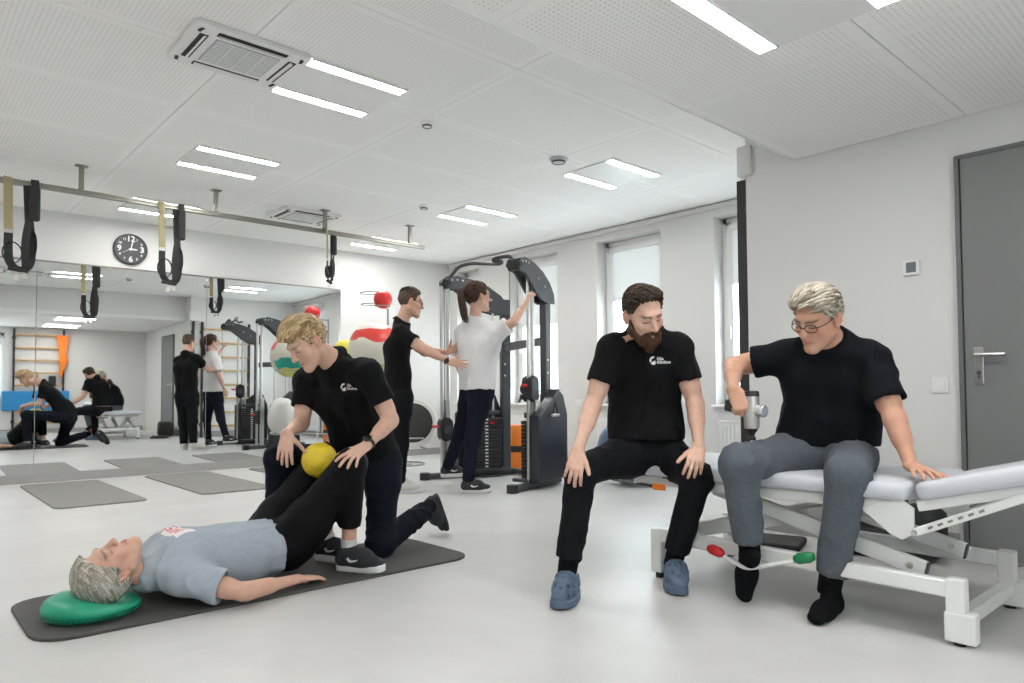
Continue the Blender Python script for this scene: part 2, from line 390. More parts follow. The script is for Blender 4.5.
# door in the near wall
DY1, DY0, DZ = 1.165, 0.20, 2.07
d = structure(empty('door_1', (XN, (DY0+DY1)/2, 0)))
def dp(name, fn, m, par=None):
    o = simple(name, fn, m, par or d)
    if par is None: o.matrix_parent_inverse = Matrix.Translation(-Vector((XN, (DY0+DY1)/2, 0)))
    return o
dp('door_leaf', lambda b: box(b, (XN-0.012, (DY0+DY1)/2, DZ/2+0.004), (0.03, DY1-DY0-0.03, DZ-0.02), 0.004), M_GREYDOOR)
def dframe(b):
    for y in (DY0, DY1): box(b, (XN-0.012, y, DZ/2), (0.045, 0.022, DZ), 0.003)
    box(b, (XN-0.012, (DY0+DY1)/2, DZ), (0.045, DY1-DY0+0.02, 0.022), 0.003)
dp('door_frame', dframe, mat('grey_door_frame', (0.14, 0.142, 0.144), 0.5))
hp = onX(979, 362, XN-0.03)
def dhandle(b):
    box(b, (XN-0.034, hp[1], hp[2]-0.02), (0.008, 0.042, 0.19), 0.003)
    cyl(b, (XN-0.03, hp[1], hp[2]+0.035), (XN-0.085, hp[1], hp[2]+0.035), 0.009, n=14)
    tube(b, [(XN-0.083, hp[1]+0.004, hp[2]+0.035), (XN-0.085, hp[1]-0.06, hp[2]+0.035), (XN-0.083, hp[1]-0.125, hp[2]+0.034)], 0.0095, 12)
dp('door_handle', dhandle, M_CHROME)
dp('key_hole', lambda b: (cyl(b, (XN-0.036, hp[1], hp[2]-0.055), (XN-0.0395, hp[1], hp[2]-0.055), 0.010, n=16), box(b, (XN-0.037, hp[1], hp[2]-0.073), (0.004, 0.009, 0.022), 0.001)), M_DARK)

# ---- wall fittings
tp = onX(912, 268, XN)
t = thing('thermostat', 'small square white thermostat with grey display on the wall beside the door', 'thermostat', (XN, tp[1], tp[2]))
simple('housing', lambda b: box(b, (-0.008, 0, 0), (0.016, 0.083, 0.083), 0.004), M_WHITE, t)
simple('screen', lambda b: box(b, (-0.0165, 0, 0.002), (0.002, 0.05, 0.055), 0.001, seg=1), mat('lcd_grey', (0.16, 0.18, 0.20), 0.25), t)
sp = onX(940, 385, XN)
t = thing('light_switch', 'white rocker light switch on the wall left of the grey door', 'switch', (XN, sp[1], sp[2]))
simple('plate', lambda b: box(b, (-0.005, 0, 0), (0.010, 0.083, 0.083), 0.003), M_WHITE, t)
simple('rocker', lambda b: box(b, (-0.011, 0, 0), (0.006, 0.054, 0.054), 0.002), M_WHITE, t)
for (px, py), lab in (((582, 403), 'double white socket on the pier between the windows'),):
    q = onX(px, py, XW)
    t = thing('wall_socket', lab, 'socket', (XW, q[1], q[2]))
    simple('plate', lambda b: box(b, (-0.005, 0, 0), (0.010, 0.16, 0.083), 0.003), M_WHITE, t)
    for s in (-1, 1):
        so = simple('outlet', lambda b: lathe(b, [(0.024, 0.0), (0.024, 0.004), (0.019, 0.004), (0.018, -0.0015), (0, -0.0015)], (-0.0102, 0.038*s, 0), 20, (-1, 0, 0)), M_WHITE, t)
        simple('contact_hole', lambda b: [cyl(b, (-0.0085, 0.038*s+q2*0.0095, 0), (-0.0125, 0.038*s+q2*0.0095, 0), 0.003, n=8) for q2 in (-1, 1)], M_DARK, so)

# ---- ceiling lights
M_STRIP = mat('led_diffuser', (0.9, 0.9, 0.9), 0.5, emit=(LIGHT_COLOR[:3], LIGHT_STRENGTH))
def fixture(label):
    t = thing('ceiling_light', label, 'ceiling light', group='recessed twin strip ceiling lights')
    simple('tray', lambda b: box(b, (0, 0, -0.006), (0.645, 0.58, 0.012), 0.003), M_WHITE, t)
    for s in (-1, 1):
        simple('led_strip', lambda b: box(b, (0, 0.235*s, -0.0135), (0.61, 0.072, 0.007), 0.002, seg=1), M_STRIP, t)
        simple('strip_bezel', lambda b: [box(b, (0, 0.235*s+e*0.0425, -0.014), (0.63, 0.010, 0.010), 0.002, seg=1) for e in (-1, 1)], M_WHITE, t)
    return t
f0 = fixture('twin strip ceiling light beside the air conditioner nearest the camera'); f0.location = (2.11, 3.92, CEIL)
labs = {(0, 1): 'twin strip ceiling light in the left row, between camera-side air conditioner and rail', (0, 2): 'twin strip ceiling light in front of the clock wall, above the rail',
        (1, 0): 'twin strip ceiling light above the bearded man, nearest the low ceiling edge', (1, 1): 'twin strip ceiling light above the cable machine', (1, 2): 'twin strip ceiling light at the far end of the suspension rail'}
for (i, j), l in labs.items():
    c = copy_tree(f0); c.location = (2.11+2.6*i, 3.92+1.845*j, CEIL); c['label'] = l
for j in range(3):
    c = copy_tree(f0); c.location = (-0.49, 3.92+1.845*j, CEIL); c['label'] = ['twin strip ceiling light left of the picture, level with the camera-side air conditioner', 'twin strip ceiling light left of the picture, before the suspension rail', 'twin strip ceiling light left of the picture, beside the mirror wall'][j]
c = copy_tree(f0); c.location = (2.425, 1.20, LOWC); c['label'] = 'twin strip ceiling light on the low ceiling, cut by the top edge'
for x, y, l in ((-0.3, 1.25, 'twin strip light on the low ceiling straight above the camera'), (2.40, -0.6, 'twin strip light on the low ceiling near the rear wall bars'), (-0.3, -0.6, 'twin strip light on the low ceiling near the rear window')):
    c = copy_tree(f0); c.location = (x, y, LOWC); c['label'] = l

# ---- air conditioner cassettes
M_GRILLE = mat('ac_grille', (0.50, 0.52, 0.54), 0.5)
def ac(label, loc, sx, sy):
    t = thing('air_conditioner', label, 'air conditioner', loc, 0, 'ceiling cassette air conditioners')
    simple('panel', lambda b: prism(b, rrect(sx, sy, 0.03), (0, 0, -0.03), (1, 0, 0), (0, 1, 0), (0, 0, 1), 0.03, 0.008), M_WHITE, t)
    g = simple('intake_grille', lambda b: box(b, (0, 0, -0.032), (sx*0.56, sy*0.56, 0.008), 0.003), M_GRILLE, t)
    n = 12
    for i in range(n): simple('slat', lambda b: box(b, (0, -sy*0.26+i*sy*0.52/(n-1), -0.037), (sx*0.54, 0.007, 0.004), 0.001, seg=1), M_WHITE, g)
    for i in range(3): simple('grille_bar', lambda b: box(b, (-sx*0.14+i*sx*0.14, 0, -0.039), (0.008, sy*0.54, 0.004), 0.001, seg=1), M_WHITE, g)
    for a in range(4):
        ang = a*math.pi/2; L = (sx if a % 2 == 0 else sy); D = (sy if a % 2 == 0 else sx)
        R = Matrix.Rotation(ang, 3, 'Z'); off = R @ Vector((0, -D*0.385, -0.0305))
        sl = simple('air_slot', lambda b: box(b, off, (L*0.60, 0.045, 0.006), 0.002, R, 1), M_BLACK, t)
        off2 = R @ Vector((0, -D*0.385+0.004, -0.037))
        simple('louvre', lambda b: box(b, off2, (L*0.58, 0.018, 0.004), 0.001, R @ Matrix.Rotation(0.5, 3, 'X'), 1), M_WHITE, sl)
    for sxx in (-1, 1):
        for syy in (-1, 1):
            pts = [(sxx*(sx*0.44-0.02*(1-math.cos(q))-0.02*math.sin(q)*0), syy*(sy*0.34+0.05*math.sin(q)), -0.032) for q in (0.0, 0.5, 1.0)]
            simple('corner_slot', lambda b: tube(b, pts, 0.008, 8, flat=(0.010, 0.003, (0, 0, 1))), M_BLACK, t)
    return t
ac('white ceiling cassette air conditioner with dark slots nearest the camera', (1.475, 3.88, CEIL), 0.62, 0.52)
ac('white ceiling cassette air conditioner far off behind the suspension rail', (3.33, 6.95, CEIL), 0.62, 0.52)
for (px, py, r, lab, dark) in ((558.5, 158.5, 0.075, 'round grey ceiling speaker on the main ceiling', True), (427, 122, 0.045, 'round white smoke detector near the light pair above the kneeling man', False), (424, 205.5, 0.05, 'round smoke detector above the end of the suspension rail', False)):
    q = flo(px, py, CEIL)
    t = thing('ceiling_sensor', lab, 'ceiling sensor', q)
    simple('housing', lambda b: lathe(b, [(0, -0.035), (r*0.55, -0.034), (r*0.8, -0.024), (r, -0.006), (r, 0)], n=28), M_GRILLE if dark else M_WHITE, t, 40)
    simple('vent_ring', lambda b: lathe(b, [(r*0.62, -0.0345), (r*0.70, -0.037), (r*0.78, -0.027), (r*0.72, -0.024)], n=28), M_DARK, t, 40)

# ---- mirror of three panels on the back wall
def mirror_mat():
    m = bpy.data.materials.new('mirror_silver'); m.use_nodes = True; nt = m.node_tree; b = nt.nodes['Principled BSDF']
    b.inputs['Base Color'].default_value = (0.86, 0.875, 0.87, 1); b.inputs['Metallic'].default_value = 1; b.inputs['Roughness'].default_value = 0.015; return m
M_MIRROR = mirror_mat()
mir = tag(empty('mirror', onwall(2.2, 0.02, 0.085)), 'large frameless wall mirror of three panels reflecting the gym', 'mirror')
s1 = 0.931+(onY(35, 400, 8.44)[0]-0.931); s2 = onY(207, 400, 8.36)[0]; 
edges = [(-1.0, s1), (s1, s2), (s2, 4.52)]
TILT = 0.0035
for k, (a, c) in enumerate(edges):
    bm = B(); w_ = c-a-0.004; h_ = 2.135
    box(bm, (0, 0, 0), (w_, 0.005, h_), 0.001, seg=1)
    o = obj('mirror_panel', bm, M_MIRROR, mir); 
    cpos = onwall((a+c)/2, 0.012, 0.085+h_/2)
    tz = MA + (0.006 if k == 0 else 0.0)
    R = Matrix.Translation(Vector(cpos)) @ Matrix.Rotation(tz, 4, 'Z') @ Matrix.Rotation(TILT, 4, 'X')
    o.matrix_world = R; o.matrix_parent_inverse = Matrix.Translation(-mir.location); 
bm = B(); box(bm, (0, 0, 0), (5.5, 0.012, 0.014), 0.002, seg=1); o = obj('top_rail', bm, M_STEEL, mir); o.matrix_world = Matrix.Translation(Vector(onwall(1.76, 0.014, 2.228))) @ Matrix.Rotation(MA, 4, 'Z'); o.matrix_parent_inverse = Matrix.Translation(-mir.location)

# ---- clock
cp = onY(130.5, 249.5, 8.43); cpw = onwall(cp[0], 0.0, cp[2]); CR = 0.168
clk = tag(empty('wall_clock', cpw, MA), 'round dark wall clock with white numerals above the mirror', 'clock')
simple('case', lambda b: lathe(b, [(0, 0.0), (CR, 0.0), (CR, 0.028), (CR-0.006, 0.036), (CR-0.018, 0.036), (CR-0.022, 0.026)], n=48, axis=(0, -1, 0)), mat('clock_rim', (0.02, 0.02, 0.022), 0.35), clk, 40)
simple('dial', lambda b: lathe(b, [(CR-0.021, 0.0255), (0, 0.0256)], n=48, axis=(0, -1, 0)), mat('clock_dial', (0.045, 0.05, 0.055), 0.5), clk)
M_NUM = mat('clock_white', (0.80, 0.80, 0.78), 0.5)
def flat_text(txt, size, parent, M, name='numeral', bold=0.0, material=None):
    me = text_mesh(txt, size, 0.0006, bold=bold); o = obj(name, me, material or M_NUM, parent); o.matrix_local = M; return o
for h in range(1, 13):
    a = math.pi/2-h*math.pi/6; big = h % 3 == 0; rr = CR*0.66 if big else CR*0.72
    Mx = Matrix.Translation((rr*math.cos(a), -0.0268, rr*math.sin(a))) @ Matrix.Rotation(math.pi/2, 4, 'X')
    flat_text(str(h), 0.085 if big else 0.036, clk, Mx, bold=0.0025 if big else 0.001)
def hand(b, ang, L, w, y): 
    a = math.pi/2-ang; d2 = np.array([math.cos(a), 0, math.sin(a)]); n2 = np.array([-d2[2], 0, d2[0]])
    prism(b, [(-0.02, -w/2), (L*0.7, -w*0.6), (L, 0), (L*0.7, w*0.6), (-0.02, w/2)], (0, y, 0), d2, n2, (0, -1, 0), 0.0015)
simple('hour_hand', lambda b: hand(b, math.radians(92), 0.07, 0.014, -0.029), M_NUM, clk)
simple('minute_hand', lambda b: hand(b, math.radians(12), 0.10, 0.010, -0.0315), M_NUM, clk)
simple('second_hand', lambda b: hand(b, math.radians(242), 0.115, 0.003, -0.0335), M_NUM, clk)

# ---- suspension rail and its hangers
RY, RZ = 6.63, 2.525
rail = tag(empty('suspension_rail', (2.0, RY, RZ)), 'long steel rail hung below the ceiling for strap trainers', 'rail')
def rp(name, fn, m):
    o = simple(name, fn, m, rail); o.matrix_parent_inverse = Matrix.Translation(-Vector((2.0, RY, RZ))); return o
rx1 = onY(424, 247, RY)[0]
def railbar(b):
    box(b, ((rx1-1.2)/2, RY, RZ+0.012), (rx1+1.2, 0.042, 0.018), 0.003); box(b, ((rx1-1.2)/2, RY, RZ-0.012), (rx1+1.2, 0.042, 0.018), 0.003); box(b, ((rx1-1.2)/2, RY, RZ), (rx1+1.2, 0.030, 0.012))
rp('rail_bar', railbar, M_STEEL)
for x in (0.15, 1.236, 2.314, 3.407, 4.44):
    rp('hanger', lambda b: (box(b, (x, RY, (RZ+CEIL)/2+0.01), (0.035, 0.035, CEIL-RZ-0.03), 0.004), box(b, (x, RY, CEIL-0.006), (0.09, 0.07, 0.008), 0.002)), M_STEEL)

# ---- suspension trainers
M_STRAP = mat('black_webbing', (0.02, 0.02, 0.021), 0.75, bump=(400, 0.2))
M_TAN = mat('khaki_webbing', (0.36, 0.31, 0.17), 0.75, bump=(400, 0.2))
def trainer(x, label, full, top=RZ+0.03, yaw=0.0):
    t = thing('suspension_trainer', label, 'strap trainer', (x, RY, RZ), yaw, 'strap trainers hanging from the rail')
    def P(*q): return [np.array(p) for p in q]
    def band(b, pts, w=0.024, th=0.0022, hint=None): tube(b, spline(pts, 6), 1, 8, flat=(w, th, (0, 1, 0)))
    simple('anchor_strap', lambda b: band(b, P((-0.06, 0, 0.035), (-0.062, -0.028, 0.01), (-0.06, -0.03, -0.1), (-0.058, -0.03, -0.26), (-0.055, -0.028, -0.40)), hint=(1, 0, 0)), M_TAN, t)
    simple('anchor_loop', lambda b: tube(b, [(-0.06+0.0, 0.033*math.sin(a), 0.0+0.033*math.cos(a)) for a in np.linspace(0, 2*math.pi, 18)[:-1]], 1, 8, True, flat=(0.0025, 0.02, (1, 0, 0))), M_TAN, t)
    simple('buckle', lambda b: box(b, (-0.056, -0.029, -0.41), (0.045, 0.008, 0.03), 0.003), M_CHROME, t)
    simple('main_strap', lambda b: band(b, P((-0.055, -0.029, -0.40), (-0.055, -0.03, -0.55), (-0.045, -0.03, -0.66), (0.0, -0.028, -0.71), (0.05, -0.03, -0.68), (0.065, -0.03, -0.55), (0.05, -0.03, -0.3), (0.04, -0.03, -0.02)), hint=(1, 0, 0)), M_STRAP, t)
    simple('second_strap', lambda b: band(b, P((0.075, -0.05, 0.03), (0.078, -0.052, -0.1), (0.05, -0.055, -0.3), (0.03, -0.055, -0.5), (0.035, -0.05, -0.69)), 0.022, hint=(1, 0, 0)), M_STRAP, t)
    simple('strap_bundle', lambda b: (box(b, (0.075, -0.05, -0.17), (0.06, 0.05, 0.28), 0.018)), M_STRAP, t)
    h = simple('foot_cradle', lambda b: tube(b, [(-0.035+0.05*math.sin(a), -0.03, -0.58+0.085*math.cos(a)) for a in np.linspace(0, 2*math.pi, 22)[:-1]], 1, 8, True, flat=(0.004, 0.016, (0, 1, 0))), M_STRAP, t)
    h2 = simple('foot_cradle', lambda b: tube(b, [(0.055+0.035*math.sin(a), -0.04, -0.50+0.13*math.cos(a)) for a in np.linspace(0, 2*math.pi, 22)[:-1]], 1, 8, True, flat=(0.004, 0.014, (0, 1, 0))), M_STRAP, t)
    simple('handle', lambda b: cyl(b, (-0.055, -0.03, -0.71), (0.05, -0.03, -0.72), 0.016, n=14), M_STRAP, t)
    simple('care_tag', lambda b: (box(b, (-0.01, -0.03, -0.775), (0.03, 0.002, 0.05), rot=Matrix.Rotation(0.3, 3, 'Y')), box(b, (0.03, -0.032, -0.765), (0.026, 0.002, 0.045))), mat('pale_label', (0.55, 0.53, 0.48), 0.7), t)
    t.scale = (full, 1.0, 1.0) if False else (1, 1, 1)
    return t
def railx(px, py): return onY(px, py, RY-0.03)[0]
tr0 = trainer(railx(14, 220), 'black and khaki strap trainer on the rail at the left picture edge', 1)
tr1 = copy_tree(tr0); tr1.location.x = railx(170, 240); tr1['label'] = 'black and khaki strap trainer on the rail right of the clock'
tr2 = copy_tree(tr0); tr2.location.x = railx(328, 255); tr2.rotation_euler.z = 0.75; tr2['label'] = 'strap trainer seen edge-on near the far end of the rail'
tr1.scale = (1.15, 1, 0.95); tr2.scale = (1.1, 1, 0.72); tr0.scale = (1.25, 1, 0.96); tr0.location.x += 0.035

# ---- wall bars
def wall_bars(label, x0, x1, yw, sgn, ztop, posts, rz, group):
    t = thing('wall_bars', label, 'wall bars', ((x0+x1)/2, yw, 0), 0, group)
    for p in posts:
        simple('post', lambda b: box(b, (p-(x0+x1)/2, sgn*0.045, ztop/2), (0.035, 0.07, ztop), 0.004), M_BLACK, t)
        for zz in (0.25, ztop-0.2): simple('bracket', lambda b: box(b, (p-(x0+x1)/2, sgn*0.006, zz), (0.07, 0.012, 0.06), 0.002), M_DARK, t)
    for z in rz:
        simple('rung', lambda b: tube(b, [(-(x1-x0)/2, sgn*0.06, z), ((x1-x0)/2, sgn*0.06, z)], 1, 14, flat=(0.016, 0.021)), M_WOOD, t)
    return t
wall_bars('black post wall bars with beech rungs on the end of the near wall', 4.40, 5.30, YEND, 1, 2.25, (4.235, 4.40, 5.30), [0.22+0.27*i for i in range(8)], 'wall bars')
wall_bars('black post wall bars hung with an orange band, reflected in the mirror', 1.76, 2.54, YREAR, 1, 2.25, (1.76, 2.54), [0.22+0.27*i for i in range(8)], 'wall bars')
def orange(b):
    for k in range(5):
        dx = 0.035*k-0.07
        tube(b, spline([(2.53+dx, YREAR+0.07, 2.0), (2.50+dx*1.4, YREAR+0.13, 2.12), (2.52+dx, YREAR+0.14, 1.9), (2.52+dx*0.6, YREAR+0.13, 1.5+0.06*k), (2.54+dx, YREAR+0.12, 1.2+0.08*k)], 6), 1, 8, flat=(0.024, 0.012, (0, 1, 0)))
tag(simple('resistance_band', orange, M_ORANGE), 'orange resistance bands knotted on the rear wall bars', 'exercise band')
tag(simple('exercise_mat', lambda b: box(b, (2.1, YREAR+0.115, 0.70), (1.1, 0.06, 0.42), 0.02), M_BLUE), 'blue gym mat hung on the rear wall bars', 'mat')
tag(simple('dark_pouch', lambda b: box(b, (2.33, YREAR+0.115, 1.12), (0.14, 0.06, 0.24), 0.02), M_BLACK), 'small black pouch hanging from the rear wall bars', 'pouch')
tag(simple('blue_cushion_pad', lambda b: box(b, (4.54, YEND+0.115, 1.70), (0.16, 0.06, 0.2), 0.02), mat('navy_vinyl', (0.02, 0.05, 0.22), 0.5)), 'small dark blue pad hooked on the near wall bars', 'pad')

# ================================================================== IMPLICIT BODIES (numpy distance fields -> surface nets)
def axis_grid(lo, hi, base, dense):
    """1-D grid lines lo..hi, step `base`, finer inside the dense intervals [(a,b,step)]"""
    out = [lo]; x = lo
    while x < hi:
        s = base
        for a, b, st in dense:
            if a-base < x < b: s = min(s, st)
        x += s; out.append(x)
    return np.array(out, np.float32)
class Field:
    def __init__(self, lo, hi, base=0.009, dense=()):
        self.ax = [axis_grid(lo[i], hi[i], base, [(b[0][i], b[1][i], b[2]) for b in dense]) for i in range(3)]
        self.D = np.full([len(a) for a in self.ax], 0.5, np.float32)
    @staticmethod
    def like(o):
        n = Field.__new__(Field); n.ax = o.ax; n.D = np.full(o.D.shape, 0.5, np.float32); return n
    def sub_box(self, lo, hi, pad):
        sl = []
        for i in range(3):
            a = np.searchsorted(self.ax[i], lo[i]-pad); b = np.searchsorted(self.ax[i], hi[i]+pad)
            sl.append(slice(max(a-1, 0), min(b+1, len(self.ax[i]))))
        g = [self.ax[0][sl[0]][:, None, None], self.ax[1][sl[1]][None, :, None], self.ax[2][sl[2]][None, None, :]]
        return tuple(sl), g
    def _blend(self, sl, d, k, mode):
        A = self.D[sl]
        if mode == 'add':
            if k > 0:
                h = np.maximum(k-np.abs(A-d), 0)/k; self.D[sl] = np.minimum(A, d)-h*h*k*0.25
            else: self.D[sl] = np.minimum(A, d)
        else:
            d = -d
            if k > 0:
                h = np.maximum(k-np.abs(A-d), 0)/k; self.D[sl] = np.maximum(A, d)+h*h*k*0.25
            else: self.D[sl] = np.maximum(A, d)
    def cone(self, a, b, ra, rb=None, k=0.02, flat=None, mode='add'):
        """tapered capsule; flat=(axis, factor<1) squashes it along an axis"""
        a = np.asarray(a, float); b = np.asarray(b, float); rb = ra if rb is None else rb; R = max(ra, rb)
        sl, g = self.sub_box(np.minimum(a, b)-R, np.maximum(a, b)+R, k+0.03)
        w = [(g[i]-np.float32(a[i])) for i in range(3)]; ab = (b-a).astype(np.float32); L2 = float(ab@ab)+1e-9
        t = np.clip((w[0]*ab[0]+w[1]*ab[1]+w[2]*ab[2])/L2, 0, 1)
        w = [w[i]-t*ab[i] for i in range(3)]; s = 1.0
        if flat is not None:
            n = nz(flat[0]).astype(np.float32); s = flat[1]; dn = (w[0]*n[0]+w[1]*n[1]+w[2]*n[2])*np.float32(1/s-1)
            w = [w[i]+dn*n[i] for i in range(3)]
        d = (np.sqrt(w[0]**2+w[1]**2+w[2]**2)-(ra+(rb-ra)*t))*np.float32(0.5+0.5*s)
        self._blend(sl, d.astype(np.float32), k, mode); return self
    def ell(self, c, F, rad, k=0.02, mode='add'):
        """ellipsoid centred c with axes rows of F"""
        c = np.asarray(c, float); R = max(rad); sl, g = self.sub_box(c-R, c+R, k+0.03)
        w = [(g[i]-np.float32(c[i])) for i in range(3)]
        q = [(w[0]*np.float32(F[j][0])+w[1]*np.float32(F[j][1])+w[2]*np.float32(F[j][2]))/np.float32(rad[j]) for j in range(3)]
        k0 = np.sqrt(q[0]**2+q[1]**2+q[2]**2)+1e-6
        k1 = np.sqrt((q[0]/rad[0])**2+(q[1]/rad[1])**2+(q[2]/rad[2])**2)+1e-6
        self._blend(sl, (k0*(k0-1)/k1).astype(np.float32), k, mode); return self
    def cut(self, p, n, R=0.25, k=0.0):
        """remove everything beyond the plane (p, n) within R of p"""
        p = np.asarray(p, float); n = nz(n); sl, g = self.sub_box(p-R, p+R, 0.0)
        w = [(g[i]-np.float32(p[i])) for i in range(3)]
        d = w[0]*np.float32(n[0])+w[1]*np.float32(n[1])+w[2]*np.float32(n[2])
        r2 = w[0]**2+w[1]**2+w[2]**2
        d = np.where(r2 < R*R, d, -1.0).astype(np.float32)
        self.D[sl] = np.maximum(self.D[sl], d); return self
    def mesh(self):
        D = self.D; D[0] = D[-1] = 0.1; D[:, 0] = D[:, -1] = 0.1; D[:, :, 0] = D[:, :, -1] = 0.1
        S = (D < 0); n = D.shape
        c = np.zeros((n[0]-1, n[1]-1, n[2]-1), np.uint8)
        for i in (0, 1):
            for j in (0, 1):
                for k in (0, 1): c += S[i:n[0]-1+i, j:n[1]-1+j, k:n[2]-1+k]
        m = (c > 0) & (c < 8); I, J, K = np.nonzero(m); sh = m.shape
        flat = (I*sh[1]+J)*sh[2]+K
        acc = np.zeros((len(I), 3)); cnt = np.zeros(len(I))
        cor = [(a, b, d) for a in (0, 1) for b in (0, 1) for d in (0, 1)]
        V = {q: D[I+q[0], J+q[1], K+q[2]].astype(float) for q in cor}
        for q in cor:
            for ax in range(3):
                if q[ax]: continue
                q2 = list(q); q2[ax] = 1; q2 = tuple(q2); a = V[q]; b = V[q2]; x = (a < 0) != (b < 0)
                t = np.where(x, a/(a-b+1e-12), 0.0)
                base = [self.ax[0][I+q[0]].astype(float), self.ax[1][J+q[1]].astype(float), self.ax[2][K+q[2]].astype(float)]
                idx = (I, J, K)[ax]; step = self.ax[ax][idx+1]-self.ax[ax][idx]
                base[ax] = base[ax]+t*step
                for e in range(3): acc[:, e] += np.where(x, base[e], 0)
                cnt += x
        P = acc/cnt[:, None]; faces = []
        for ax in range(3):
            a = [slice(None)]*3; b = [slice(None)]*3; a[ax] = slice(0, -1); b[ax] = slice(1, None)
            A = S[tuple(a)]; E = A != S[tuple(b)]
            e = np.array(np.nonzero(E)); o1, o2 = (ax+1) % 3, (ax+2) % 3
            ok = (e[o1] > 0) & (e[o2] > 0) & (e[o1] < n[o1]-1) & (e[o2] < n[o2]-1); e = e[:, ok]
            ins = A[tuple(e)]
            def cid(d1, d2):
                q = e.copy(); q[o1] -= d1; q[o2] -= d2
                return np.searchsorted(flat, (q[0]*sh[1]+q[1])*sh[2]+q[2])
            f = np.stack([cid(1, 1), cid(0, 1), cid(0, 0), cid(1, 0)], 1)
            f[~ins] = f[~ins][:, ::-1]; faces.append(f)
        return P, np.concatenate(faces)
def vnormals(P, F):
    a = P[F[:, 2]]-P[F[:, 0]]; b = P[F[:, 3]]-P[F[:, 1]]; n = np.cross(a, b); N = np.zeros_like(P)
    for j in range(4): np.add.at(N, F[:, j], n)
    return N/(np.linalg.norm(N, axis=1)[:, None]+1e-12)
def relax(P, F, it=2, lam=0.5):
    for _ in range(it):
        acc = np.zeros_like(P); cnt = np.zeros(len(P))
        for j in range(4):
            a = F[:, j]; b = F[:, (j+1) % 4]
            np.add.at(acc, a, P[b]); np.add.at(cnt, a, 1); np.add.at(acc, b, P[a]); np.add.at(cnt, b, 1)
        P = P+lam*(acc/np.maximum(cnt, 1)[:, None]-P)
    return P
def mesh_np(name, P, F, col=None, sm=True):
    me = bpy.data.meshes.new(name); F = np.asarray(F, np.int32); nv, nf, w = len(P), len(F), F.shape[1]
    me.vertices.add(nv); me.vertices.foreach_set('co', np.asarray(P, np.float32).ravel())
    me.loops.add(nf*w); me.loops.foreach_set('vertex_index', F.ravel())
    me.polygons.add(nf); me.polygons.foreach_set('loop_start', np.arange(0, nf*w, w, dtype=np.int32))
    try: me.polygons.foreach_set('loop_total', np.full(nf, w, np.int32))
    except Exception: pass
    me.update(calc_edges=True); me.validate()
    if sm: me.polygons.foreach_set('use_smooth', np.ones(len(me.polygons), bool))
    if col is not None:
        at = me.color_attributes.new('Col', 'FLOAT_COLOR', 'POINT'); at.data.foreach_set('color', np.concatenate([col, np.ones((nv, 1))], 1).astype(np.float32).ravel())
    return me
def wavy(P, freq, seed, stretch=None):
    """smooth pseudo-noise ~[-1,1] from random plane waves"""
    r = np.random.RandomState(seed); s = np.zeros(len(P))
    for i in range(7):
        d = r.normal(size=3); 
        if stretch is not None: d = d-stretch*(d@stretch)*0.8
        d = d/np.linalg.norm(d)*freq*r.uniform(0.6, 1.6); s += np.sin(P@d+r.uniform(0, 6.28))
    return s/3.2
def folds(P, N, amp, freq, seed, stretch=None):
    w = wavy(P, freq*2.6, seed, stretch); w2 = wavy(P, freq*5.0, seed+5, stretch); zone = np.clip(0.55+0.6*wavy(P, freq*0.9, seed+9), 0.1, 1.2)
    rid = np.exp(-(w/0.35)**2)-0.35; return P+N*(amp*zone*(rid*0.9+0.30*w2))[:, None]

